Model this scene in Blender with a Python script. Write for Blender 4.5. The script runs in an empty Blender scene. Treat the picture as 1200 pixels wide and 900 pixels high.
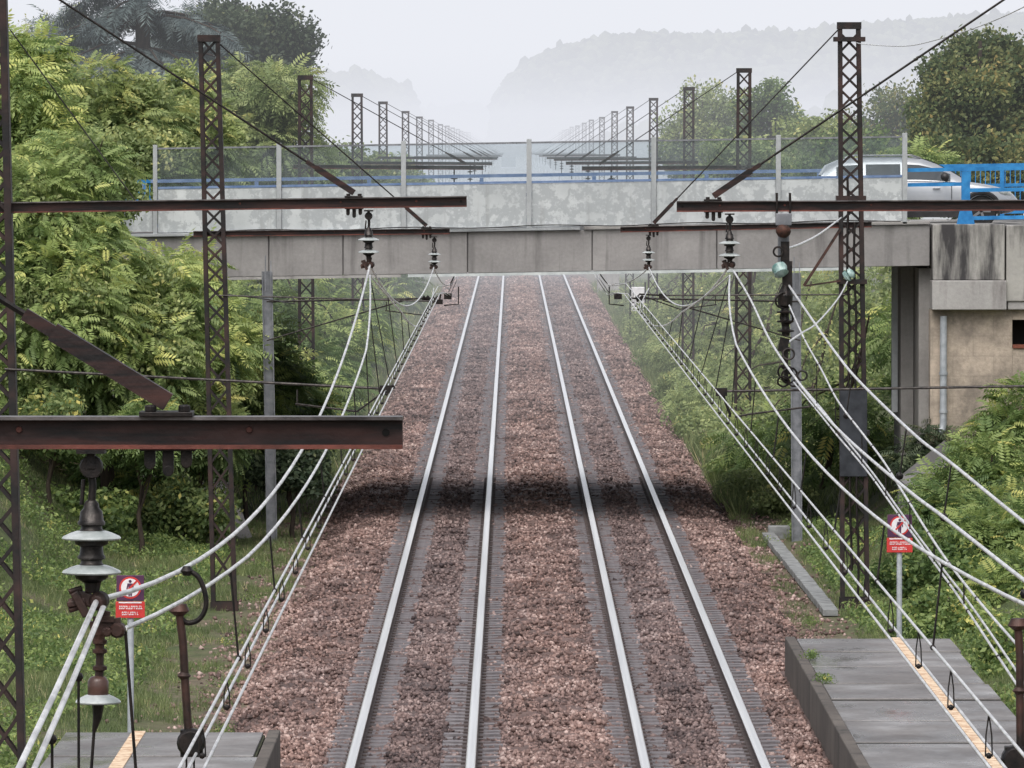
import bpy, math, random
import numpy as np
from mathutils import Vector, Matrix

SC = bpy.context.scene
COL = SC.collection
random.seed(7)
RNG = np.random.default_rng(11)

# ------------------------------------------------------------------ camera
F = 8400.0                      # focal length in photo pixels (1200 wide)
CAMZ = 7.7
PITCH = math.atan((450 - 174) / F)
cam_d = bpy.data.cameras.new('camera')
cam = bpy.data.objects.new('camera', cam_d)
COL.objects.link(cam)
cam.location = (0, 0, CAMZ)
cam.rotation_euler = (math.pi / 2 - PITCH, 0, 0)
cam_d.sensor_width = 36
cam_d.lens = 36 * F / 1200
cam_d.clip_start = 0.5
cam_d.clip_end = 20000
SC.camera = cam


def at(px, py, Y):
    """a point of the place seen at a pixel of the photo, at depth Y"""
    u = (px - 600) / F
    v = (450 - py) / F
    c, s = math.cos(PITCH), math.sin(PITCH)
    dy = c + v * s
    dz = -s + v * c
    t = Y / dy
    return Vector((u * t, Y, CAMZ + dz * t))


# ------------------------------------------------------------------ materials
def nt(name):
    m = bpy.data.materials.new(name)
    m.use_nodes = True
    t = m.node_tree
    b = t.nodes['Principled BSDF']
    return m, t, b


def N(t, kind, **kw):
    n = t.nodes.new(kind)
    for k, v in kw.items():
        setattr(n, k, v)
    return n


def ramp(t, fac, stops):
    r = N(t, 'ShaderNodeValToRGB')
    el = r.color_ramp.elements
    while len(el) < len(stops):
        el.new(0.5)
    for e, (p, c) in zip(el, stops):
        e.position = p
        e.color = (c[0], c[1], c[2], 1)
    t.links.new(fac, r.inputs[0])
    return r.outputs[0]


def noise(t, scale, detail=5, rough=0.6, stretch=None, coord='Object'):
    tc = N(t, 'ShaderNodeTexCoord')
    src = tc.outputs[coord]
    if stretch:
        mp = N(t, 'ShaderNodeMapping')
        mp.inputs['Scale'].default_value = stretch
        t.links.new(src, mp.inputs['Vector'])
        src = mp.outputs[0]
    n = N(t, 'ShaderNodeTexNoise')
    n.inputs['Scale'].default_value = scale
    n.inputs['Detail'].default_value = detail
    n.inputs['Roughness'].default_value = rough
    t.links.new(src, n.inputs['Vector'])
    return n.outputs['Fac']


def mix(t, fac, a, b, mode='MIX'):
    m = N(t, 'ShaderNodeMix', data_type='RGBA', blend_type=mode)
    if isinstance(fac, (int, float)):
        m.inputs[0].default_value = fac
    else:
        t.links.new(fac, m.inputs[0])
    for i, c in ((6, a), (7, b)):
        if isinstance(c, tuple):
            m.inputs[i].default_value = (*c, 1)
        else:
            t.links.new(c, m.inputs[i])
    return m.outputs[2]


def bump(t, b, h, strength=0.4, dist=0.02):
    bp = N(t, 'ShaderNodeBump')
    bp.inputs['Strength'].default_value = strength
    bp.inputs['Distance'].default_value = dist
    t.links.new(h, bp.inputs['Height'])
    t.links.new(bp.outputs[0], b.inputs['Normal'])


def simple(name, c0, c1, scale=6, rough=0.6, metal=0.0, bmp=0.2, lo=0.35, hi=0.65, stretch=None, spec=None, rough2=None):
    m, t, b = nt(name)
    n = noise(t, scale, stretch=stretch)
    t.links.new(ramp(t, n, [(lo, c0), (hi, c1)]), b.inputs['Base Color'])
    b.inputs['Roughness'].default_value = rough
    b.inputs['Metallic'].default_value = metal
    if spec is not None:
        b.inputs['Specular IOR Level'].default_value = spec
    if rough2 is not None:
        r = N(t, 'ShaderNodeMapRange')
        r.inputs['From Min'].default_value = 0.3
        r.inputs['From Max'].default_value = 0.7
        r.inputs['To Min'].default_value = rough
        r.inputs['To Max'].default_value = rough2
        t.links.new(n, r.inputs[0])
        t.links.new(r.outputs[0], b.inputs['Roughness'])
    if bmp:
        bump(t, b, noise(t, scale * 6, 4), bmp, 0.01)
    return m


M = {}
M['rust'] = simple('rusty_steel', (0.018, 0.013, 0.012), (0.10, 0.046, 0.036), 5, 0.55, 0.25, 0.3)
M['mast'] = simple('weathered_mast_steel', (0.011, 0.010, 0.011), (0.062, 0.031, 0.027), 2.5, 0.6, 0.15, 0.3, 0.42, 0.72)
M['beam'] = simple('dark_beam_steel', (0.009, 0.008, 0.009), (0.075, 0.031, 0.026), 3, 0.5, 0.2, 0.3, 0.42, 0.72, (0.5, 1, 5))
M['armtop'] = simple('arm_flange_highlight', (0.05, 0.045, 0.045), (0.20, 0.18, 0.18), 6, 0.35, 0.5, 0.2)  # pale tone paints a highlight on the arm's top flange
M['armrust'] = simple('rust_red_flange', (0.05, 0.016, 0.012), (0.20, 0.058, 0.042), 5, 0.6, 0.1, 0.3)
M['board'] = simple('slate_blue_board', (0.018, 0.021, 0.028), (0.045, 0.05, 0.062), 5, 0.5, 0.2, 0.1)
M['black'] = simple('black_fittings', (0.006, 0.006, 0.007), (0.03, 0.022, 0.02), 20, 0.5, 0.4, 0.2)
M['rustball'] = simple('orange_rust', (0.022, 0.012, 0.010), (0.10, 0.036, 0.022), 14, 0.7, 0.1, 0.3)
M['galv'] = simple('galvanised_steel', (0.16, 0.17, 0.19), (0.30, 0.31, 0.34), 5, 0.5, 0.4, 0.1)
M['wire'] = simple('wet_wire_painted_sheen', (0.52, 0.52, 0.54), (0.93, 0.94, 0.95), 4, 0.35, 0.35, 0.0)  # pale colour carries the sky's sheen on the wet wire
M['wire_dark'] = simple('tarnished_wire', (0.02, 0.02, 0.022), (0.07, 0.065, 0.06), 9, 0.5, 0.5, 0.0)
M['railhead'] = simple('rail_head_painted_sheen', (0.74, 0.75, 0.78), (0.93, 0.94, 0.96), 1.5, 0.25, 0.4, 0.0, stretch=(8, .05, 8))  # near-white colour stands in for sky reflected in the polished steel
M['railside'] = simple('rusted_rail_web', (0.06, 0.046, 0.046), (0.14, 0.11, 0.105), 6, 0.7, 0.1, 0.2)
M['cap'] = simple('insulator_cap_metal', (0.015, 0.014, 0.014), (0.075, 0.066, 0.062), 18, 0.4, 0.6, 0.2)
M['sleeper'] = simple('old_sleeper_concrete', (0.13, 0.12, 0.13), (0.24, 0.222, 0.235), 7, 0.8, 0, 0.4)
M['brown_tube'] = simple('brown_glazed_tube', (0.05, 0.03, 0.025), (0.11, 0.06, 0.05), 8, 0.3, 0.0, 0.1)
M['tyre'] = simple('tyre_rubber', (0.012, 0.012, 0.013), (0.02, 0.02, 0.021), 10, 0.8, 0, 0.2)
M['blackplastic'] = simple('black_plastic', (0.015, 0.015, 0.017), (0.03, 0.03, 0.032), 10, 0.5, 0, 0.1)
M['rim'] = simple('alloy_rim', (0.35, 0.36, 0.38), (0.5, 0.5, 0.52), 5, 0.3, 0.9, 0)
M['blue'] = simple('blue_railing_paint', (0.012, 0.16, 0.42), (0.035, 0.27, 0.62), 4, 0.45, 0, 0.1)
M['bluegrey'] = simple('faded_blue_paint', (0.10, 0.17, 0.33), (0.20, 0.28, 0.45), 4, 0.5, 0, 0.1)
M['signred'] = simple('sign_red', (0.52, 0.03, 0.03), (0.62, 0.05, 0.045), 6, 0.5, 0, 0)
M['signdark'] = simple('sign_purple', (0.06, 0.018, 0.06), (0.10, 0.03, 0.085), 6, 0.5, 0, 0)
M['signwhite'] = simple('sign_white', (0.72, 0.70, 0.74), (0.85, 0.84, 0.86), 6, 0.5, 0, 0)
M['polegrey'] = simple('pale_grey_pole', (0.30, 0.33, 0.36), (0.42, 0.45, 0.48), 8, 0.5, 0.1, 0.1)
M['line'] = simple('ochre_line_paint', (0.50, 0.30, 0.17), (0.78, 0.62, 0.45), 6, 0.6, 0, 0.1, 0.4, 0.55)
M['trough'] = simple('trough_lid_concrete', (0.15, 0.155, 0.16), (0.30, 0.31, 0.31), 4, 0.8, 0, 0.3)
M['bark'] = simple('bark', (0.025, 0.018, 0.014), (0.08, 0.06, 0.045), 6, 0.9, 0, 0.6, stretch=(1, 1, .2))
M['house'] = simple('pale_render', (0.55, 0.54, 0.52), (0.65, 0.63, 0.6), 3, 0.8, 0, 0.1)
M['roof'] = simple('roof_tiles', (0.20, 0.19, 0.19), (0.28, 0.26, 0.25), 4, 0.8, 0, 0.2)
M['gap_shade'] = simple('painted_recess_shade', (0.006, 0.006, 0.006), (0.012, 0.01, 0.01), 4, 0.9, 0, 0)  # near-black, painted where openings and holes lie in shade
M['brick'] = simple('red_brick_sill', (0.14, 0.04, 0.025), (0.22, 0.07, 0.04), 8, 0.8, 0, 0.3)
M['flange'] = simple('pale_painted_flange', (0.42, 0.46, 0.47), (0.62, 0.66, 0.66), 3, 0.6, 0, 0.1)
M['bluegreen'] = simple('verdigris_insulator', (0.10, 0.20, 0.19), (0.42, 0.55, 0.53), 9, 0.25, 0, 0.1)
M['woods'] = simple('far_wood_foliage', (0.008, 0.016, 0.010), (0.13, 0.15, 0.085), 0.16, 0.8, 0, 0, 0.40, 0.62)


def m_glassdisc():
    m, t, b = nt('insulator_glass')
    b.inputs['Base Color'].default_value = (0.55, 0.68, 0.66, 1)
    b.inputs['Roughness'].default_value = 0.08
    b.inputs['Transmission Weight'].default_value = 0.1
    b.inputs['IOR'].default_value = 1.5
    n = noise(t, 9)
    t.links.new(ramp(t, n, [(0.35, (0.32, 0.36, 0.36)), (0.65, (0.62, 0.66, 0.67))]), b.inputs['Base Color'])
    return m


M['glassdisc'] = m_glassdisc()


def m_panel_glass():
    m, t, b = nt('dusty_screen_glass')
    out = t.nodes['Material Output']
    tr = N(t, 'ShaderNodeBsdfTransparent')
    tr.inputs[0].default_value = (0.86, 0.89, 0.90, 1)
    b.inputs['Base Color'].default_value = (0.45, 0.50, 0.52, 1)
    b.inputs['Roughness'].default_value = 0.25
    n = noise(t, 1.2, 6, 0.7, (1, 1, 0.6))
    r = N(t, 'ShaderNodeMapRange')
    r.inputs['From Min'].default_value = 0.3
    r.inputs['From Max'].default_value = 0.75
    r.inputs['To Min'].default_value = 0.03
    r.inputs['To Max'].default_value = 0.14
    t.links.new(n, r.inputs[0])
    mx = N(t, 'ShaderNodeMixShader')
    t.links.new(r.outputs[0], mx.inputs[0])
    t.links.new(tr.outputs[0], mx.inputs[1])
    t.links.new(b.outputs[0], mx.inputs[2])
    t.links.new(mx.outputs[0], out.inputs[0])
    return m


M['screen'] = m_panel_glass()


def m_carglass():
    m, t, b = nt('car_window_glass')
    b.inputs['Base Color'].default_value = (0.035, 0.05, 0.065, 1)
    b.inputs['Roughness'].default_value = 0.25
    b.inputs['Specular IOR Level'].default_value = 0.2
    n = noise(t, 0.8, 2)
    t.links.new(ramp(t, n, [(0.3, (0.012, 0.018, 0.026)), (0.7, (0.05, 0.07, 0.09))]), b.inputs['Base Color'])
    return m


M['carglass'] = m_carglass()


def m_carpaint():
    m, t, b = nt('silver_car_paint')
    n = noise(t, 1.5, 3)
    t.links.new(ramp(t, n, [(0.3, (0.36, 0.38, 0.41)), (0.7, (0.46, 0.48, 0.51))]), b.inputs['Base Color'])
    b.inputs['Metallic'].default_value = 0.35
    b.inputs['Roughness'].default_value = 0.28
    b.inputs['Coat Weight'].default_value = 0.6
    b.inputs['Coat Roughness'].default_value = 0.05
    return m


M['carpaint'] = m_carpaint()


def m_concrete(name, c_lo, c_hi, stain, amount=0.6, streak=(2.2, 2.2, 0.16), scale=1.0, rough=0.85, lo=0.52, hi=0.68, fine=14):
    m, t, b = nt(name)
    big = noise(t, 0.9 * scale, 6, 0.65)
    base = ramp(t, big, [(0.3, c_lo), (0.7, c_hi)])
    st = noise(t, 1.3 * scale, 7, 0.62, streak)
    mask = ramp(t, st, [(lo, (0, 0, 0)), (hi, (amount,) * 3)])
    col = mix(t, mask, base, stain)
    fn = noise(t, fine * scale, 4, 0.7)
    col = mix(t, 0.5, col, ramp(t, fn, [(0.3, (0.75,) * 3), (0.7, (1.1,) * 3)]), 'MULTIPLY')
    t.links.new(col, b.inputs['Base Color'])
    b.inputs['Roughness'].default_value = rough
    bump(t, b, noise(t, 9 * scale, 6, 0.7), 0.35, 0.02)
    return m


def m_parapet():
    m, t, b = nt('patched_white_parapet')
    base = ramp(t, noise(t, .8, 6, .65), [(0.3, (0.42, 0.45, 0.465)), (0.7, (0.63, 0.66, 0.675))])
    v = noise(t, 1.7, 8, .72)
    patch = ramp(t, v, [(0.47, (0, 0, 0)), (0.50, (.75,) * 3), (0.56, (.75,) * 3), (0.60, (0, 0, 0))])
    col = mix(t, patch, base, (0.35, 0.375, 0.395))
    drip = ramp(t, noise(t, 2.6, 6, .6, (2.0, 2.0, .18)), [(0.55, (0, 0, 0)), (0.72, (.6,) * 3)])
    col = mix(t, drip, col, (0.30, 0.31, 0.315))
    t.links.new(col, b.inputs['Base Color'])
    b.inputs['Roughness'].default_value = .75
    bump(t, b, noise(t, 7, 6, .7), .3, .02)
    return m


M['girder'] = m_concrete('grey_girder_concrete', (0.235, 0.227, 0.226), (0.35, 0.338, 0.335), (0.125, 0.12, 0.12), 0.65)
M['parapet'] = m_concrete('whitewashed_parapet', (0.58, 0.62, 0.63), (0.82, 0.85, 0.85), (0.36, 0.39, 0.40), 0.6, (1.2, 1.2, 1.0), 1.0, 0.8, 0.52, 0.60)
M['post'] = m_concrete('grey_screen_post', (0.34, 0.36, 0.38), (0.48, 0.505, 0.52), (0.26, 0.29, 0.30), 0.5)
M['abut'] = m_concrete('stained_abutment_concrete', (0.30, 0.29, 0.28), (0.46, 0.45, 0.42), (0.03, 0.028, 0.032), 0.95, (1.5, 1.5, 0.26), 0.8, 0.85, 0.42, 0.56)
M['abut2'] = m_concrete('grey_sill_concrete', (0.30, 0.29, 0.285), (0.44, 0.43, 0.42), (0.12, 0.10, 0.10), 0.6, (1.6, 1.6, 0.3), 1.0)
M['pier'] = m_concrete('dark_pier_concrete', (0.20, 0.19, 0.185), (0.32, 0.31, 0.30), (0.08, 0.078, 0.078), 0.7)
M['wing'] = m_concrete('wing_wall_concrete', (0.16, 0.155, 0.16), (0.25, 0.24, 0.24), (0.09, 0.09, 0.09), 0.6)
M['asphalt'] = m_concrete('bridge_asphalt', (0.045, 0.045, 0.047), (0.07, 0.07, 0.07), (0.03, 0.03, 0.03), 0.5)
M['joint'] = m_concrete('mossy_joint_fill', (0.03, 0.035, 0.022), (0.07, 0.075, 0.04), (0.02, 0.02, 0.018), 0.7)
M['edge'] = m_concrete('platform_edge_wall', (0.07, 0.06, 0.055), (0.15, 0.13, 0.115), (0.03, 0.03, 0.028), 0.8)


M['parapet'] = m_parapet()


def m_stonewall():
    # pale blocks with damp stains
    m, t, b = nt('beige_block_masonry')
    tc = N(t, 'ShaderNodeTexCoord')
    mp = N(t, 'ShaderNodeMapping')
    mp.inputs['Rotation'].default_value = (math.pi / 2, 0, 0)
    t.links.new(tc.outputs['Object'], mp.inputs[0])
    br = N(t, 'ShaderNodeTexBrick')
    br.inputs['Scale'].default_value = 1.0
    br.inputs['Brick Width'].default_value = 0.85
    br.inputs['Row Height'].default_value = 0.42
    br.inputs['Mortar Size'].default_value = 0.012
    br.inputs['Color1'].default_value = (0.56, 0.47, 0.38, 1)
    br.inputs['Color2'].default_value = (0.50, 0.42, 0.34, 1)
    br.inputs['Mortar'].default_value = (0.46, 0.39, 0.315, 1)
    t.links.new(mp.outputs[0], br.inputs[0])
    st = noise(t, 0.8, 8, 0.7)
    col = mix(t, ramp(t, st, [(0.40, (0, 0, 0)), (0.60, (0.85,) * 3)]), br.outputs[0], (0.19, 0.165, 0.14))
    fn = noise(t, 9, 5, 0.7)
    col = mix(t, 0.6, col, ramp(t, fn, [(0.3, (0.75,) * 3), (0.7, (1.15,) * 3)]), 'MULTIPLY')
    t.links.new(col, b.inputs['Base Color'])
    b.inputs['Roughness'].default_value = 0.9
    bump(t, b, fn, 0.5, 0.03)
    return m


M['stonewall'] = m_stonewall()


def m_platform():
    m, t, b = nt('wet_slab_painted_sheen')
    n = noise(t, 0.7, 6, 0.6)
    fn = noise(t, 10, 5, 0.7)
    col = ramp(t, n, [(0.28, (0.11, 0.102, 0.102)), (0.55, (0.20, 0.19, 0.19)), (0.72, (0.33, 0.325, 0.33))])  # lightest stop paints the puddles' sky sheen into the slab colour
    col = mix(t, 0.6, col, ramp(t, fn, [(0.3, (0.7,) * 3), (0.7, (1.15,) * 3)]), 'MULTIPLY')
    t.links.new(col, b.inputs['Base Color'])
    r = N(t, 'ShaderNodeMapRange')
    r.inputs['From Min'].default_value = 0.35
    r.inputs['From Max'].default_value = 0.65
    r.inputs['To Min'].default_value = 0.10
    r.inputs['To Max'].default_value = 0.75
    t.links.new(noise(t, 0.8, 5, 0.6, (1, .5, 1)), r.inputs[0])
    t.links.new(r.outputs[0], b.inputs['Roughness'])
    bump(t, b, fn, 0.25, 0.01)
    return m


M['platform'] = m_platform()


def m_ballast(name, attr):
    m, t, b = nt(name)
    if attr:
        a = N(t, 'ShaderNodeAttribute', attribute_name='tint')
        f = a.outputs['Fac']
    else:
        f = noise(t, 9, 6, 0.75)
    pink = ramp(t, f, [(0.0, (0.06, 0.042, 0.040)), (0.35, (0.19, 0.130, 0.120)), (0.7, (0.34, 0.245, 0.228)), (1.0, (0.56, 0.46, 0.44))])
    grey = ramp(t, f, [(0.0, (0.06, 0.046, 0.050)), (0.4, (0.165, 0.125, 0.125)), (0.75, (0.27, 0.215, 0.215)), (1.0, (0.40, 0.34, 0.34))])
    g = N(t, 'ShaderNodeNewGeometry')
    sx = N(t, 'ShaderNodeSeparateXYZ')
    t.links.new(g.outputs['Position'], sx.inputs[0])
    # greyer within each track, redder on the shoulders and between the tracks
    ab = N(t, 'ShaderNodeMath', operation='SUBTRACT')
    t.links.new(sx.outputs[0], ab.inputs[0])
    ab.inputs[1].default_value = 0.58
    a1 = N(t, 'ShaderNodeMath', operation='ABSOLUTE')
    t.links.new(ab.outputs[0], a1.inputs[0])
    a2 = N(t, 'ShaderNodeMath', operation='SUBTRACT')
    t.links.new(a1.outputs[0], a2.inputs[0])
    a2.inputs[1].default_value = 1.84
    a3 = N(t, 'ShaderNodeMath', operation='ABSOLUTE')
    t.links.new(a2.outputs[0], a3.inputs[0])
    mr = N(t, 'ShaderNodeMapRange')
    mr.inputs['From Min'].default_value = 0.7
    mr.inputs['From Max'].default_value = 1.4
    t.links.new(a3.outputs[0], mr.inputs[0])
    lowf = noise(t, 0.22, 4, 0.6)
    ad = N(t, 'ShaderNodeMath', operation='MULTIPLY_ADD')
    t.links.new(lowf, ad.inputs[0])
    ad.inputs[1].default_value = 1.3
    ad.inputs[2].default_value = -0.65
    sm = N(t, 'ShaderNodeMath', operation='ADD', use_clamp=True)
    t.links.new(mr.outputs[0], sm.inputs[0])
    t.links.new(ad.outputs[0], sm.inputs[1])
    col = mix(t, sm.outputs[0], grey, pink)
    if not attr:
        col = mix(t, 1.0, col, (0.62, 0.63, 0.64), 'MULTIPLY')  # bed colour darkened to stand for the shade among loose stones
        pn = noise(t, 2.2, 5, 0.7, (1, .25, 1))
        col = mix(t, 0.8, col, ramp(t, pn, [(0.3, (0.6,) * 3), (0.7, (1.25,) * 3)]), 'MULTIPLY')
    col = mix(t, 1.0, col, (0.97, 0.90, 0.86), 'MULTIPLY')
    stn = noise(t, 0.55, 5, 0.65, (1.6, .22, 1))
    col = mix(t, 0.85, col, ramp(t, stn, [(0.34, (0.55, 0.54, 0.56)), (0.5, (0.95, 0.95, 0.95)), (0.68, (1.12, 1.08, 1.05))]), 'MULTIPLY')
    t.links.new(col, b.inputs['Base Color'])
    b.inputs['Roughness'].default_value = 0.75
    bump(t, b, noise(t, 30, 4), 0.4, 0.01)
    return m


M['ballast'] = m_ballast('ballast_bed_stone', False)
M['stone'] = m_ballast('ballast_stones', True)


def m_ground():
    m, t, b = nt('earth_and_grass')
    n = noise(t, 0.5, 7, 0.65)
    grass = ramp(t, noise(t, 3, 6, 0.7), [(0.25, (0.025, 0.035, 0.012)), (0.55, (0.07, 0.095, 0.03)), (0.8, (0.13, 0.14, 0.055))])
    dirt = ramp(t, noise(t, 4, 6, 0.7), [(0.3, (0.075, 0.062, 0.04)), (0.7, (0.19, 0.155, 0.105))])
    mask = ramp(t, n, [(0.5, (0, 0, 0)), (0.62, (1, 1, 1))])
    g = N(t, 'ShaderNodeNewGeometry')
    sx = N(t, 'ShaderNodeSeparateXYZ')
    t.links.new(g.outputs['Position'], sx.inputs[0])
    a0 = N(t, 'ShaderNodeMath', operation='SUBTRACT')
    t.links.new(sx.outputs[0], a0.inputs[0])
    a0.inputs[1].default_value = 0.4
    a1 = N(t, 'ShaderNodeMath', operation='ABSOLUTE')
    t.links.new(a0.outputs[0], a1.inputs[0])
    a2 = N(t, 'ShaderNodeMath', operation='MULTIPLY_ADD')
    t.links.new(n, a2.inputs[0])
    a2.inputs[1].default_value = 2.5
    t.links.new(a1.outputs[0], a2.inputs[2])
    mr = N(t, 'ShaderNodeMapRange')
    mr.inputs['From Min'].default_value = 5.9
    mr.inputs['From Max'].default_value = 6.9
    mr.inputs['To Min'].default_value = 1.0
    mr.inputs['To Max'].default_value = 0.0
    t.links.new(a2.outputs[0], mr.inputs[0])
    mm = N(t, 'ShaderNodeMath', operation='MAXIMUM')
    t.links.new(mr.outputs[0], mm.inputs[0])
    t.links.new(mask, mm.inputs[1])
    t.links.new(mix(t, mm.outputs[0], grass, dirt), b.inputs['Base Color'])
    b.inputs['Roughness'].default_value = 0.95
    bump(t, b, noise(t, 8, 6), 0.6, 0.05)
    return m


M['ground'] = m_ground()


LEAF_GAIN = 2.05


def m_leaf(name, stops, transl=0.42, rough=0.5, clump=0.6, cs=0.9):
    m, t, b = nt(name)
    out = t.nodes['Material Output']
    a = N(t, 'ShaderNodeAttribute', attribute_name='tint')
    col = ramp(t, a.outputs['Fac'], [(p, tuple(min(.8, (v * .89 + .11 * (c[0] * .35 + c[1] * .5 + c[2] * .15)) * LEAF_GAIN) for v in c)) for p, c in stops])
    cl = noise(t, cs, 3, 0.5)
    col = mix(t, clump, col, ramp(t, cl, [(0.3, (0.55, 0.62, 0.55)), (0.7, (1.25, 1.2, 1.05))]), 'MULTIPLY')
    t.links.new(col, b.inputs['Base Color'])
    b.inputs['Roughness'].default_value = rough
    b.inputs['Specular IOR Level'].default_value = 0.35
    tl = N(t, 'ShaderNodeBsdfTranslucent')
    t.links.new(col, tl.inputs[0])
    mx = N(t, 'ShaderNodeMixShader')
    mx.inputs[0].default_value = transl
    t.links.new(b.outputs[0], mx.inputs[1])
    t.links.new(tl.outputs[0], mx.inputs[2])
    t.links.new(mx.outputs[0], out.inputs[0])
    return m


M['leaf_yg'] = m_leaf('yellow_green_leaflets', [(0, (0.034, 0.060, 0.022)), (0.4, (0.105, 0.155, 0.052)), (0.75, (0.225, 0.275, 0.095)), (1, (0.45, 0.42, 0.12))])
M['leaf_g'] = m_leaf('mid_green_leaves', [(0, (0.022, 0.045, 0.016)), (0.5, (0.065, 0.11, 0.035)), (0.85, (0.14, 0.185, 0.055)), (1, (0.28, 0.28, 0.07))])
M['leaf_bank'] = m_leaf('bank_shrub_leaves', [(0, (0.026, 0.048, 0.018)), (0.45, (0.075, 0.12, 0.038)), (0.85, (0.185, 0.235, 0.07)), (1, (0.42, 0.36, 0.10))])
M['leaf_dark'] = m_leaf('dark_leaves', [(0, (0.012, 0.022, 0.014)), (0.5, (0.032, 0.05, 0.028)), (0.9, (0.075, 0.095, 0.05)), (1, (0.12, 0.13, 0.06))])
M['leaf_autumn'] = m_leaf('turning_leaves', [(0, (0.022, 0.040, 0.018)), (0.5, (0.062, 0.092, 0.036)), (0.8, (0.145, 0.15, 0.055)), (1, (0.26, 0.20, 0.07))], cs=0.55, clump=.9)
M['leaf_pale'] = m_leaf('pale_scrub_leaves', [(0, (0.06, 0.085, 0.035)), (0.5, (0.14, 0.18, 0.075)), (0.85, (0.24, 0.27, 0.11)), (1, (0.36, 0.34, 0.13))])
M['leaf_mid'] = m_leaf('hazy_yellow_green_leaflets', [(0, (0.03, 0.05, 0.022)), (0.4, (0.085, 0.125, 0.045)), (0.75, (0.18, 0.22, 0.08)), (1, (0.34, 0.32, 0.10))])
M['leaf_fine'] = m_leaf('fine_green_leaves', [(0, (0.026, 0.045, 0.02)), (0.4, (0.075, 0.115, 0.042)), (0.75, (0.17, 0.205, 0.075)), (1, (0.40, 0.34, 0.09))], clump=.85)
M['needles'] = m_leaf('blue_grey_needles', [(0, (0.022, 0.034, 0.040)), (0.5, (0.055, 0.075, 0.082)), (1, (0.12, 0.15, 0.155))], 0.15)
M['grass'] = m_leaf('grass_blades', [(0, (0.035, 0.052, 0.02)), (0.4, (0.085, 0.115, 0.045)), (0.8, (0.17, 0.195, 0.085)), (1, (0.34, 0.29, 0.17))], cs=0.5)
M['twig'] = m_leaf('dry_brush', [(0, (0.03, 0.022, 0.016)), (0.6, (0.10, 0.075, 0.05)), (1, (0.16, 0.14, 0.07))], 0.1)


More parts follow.
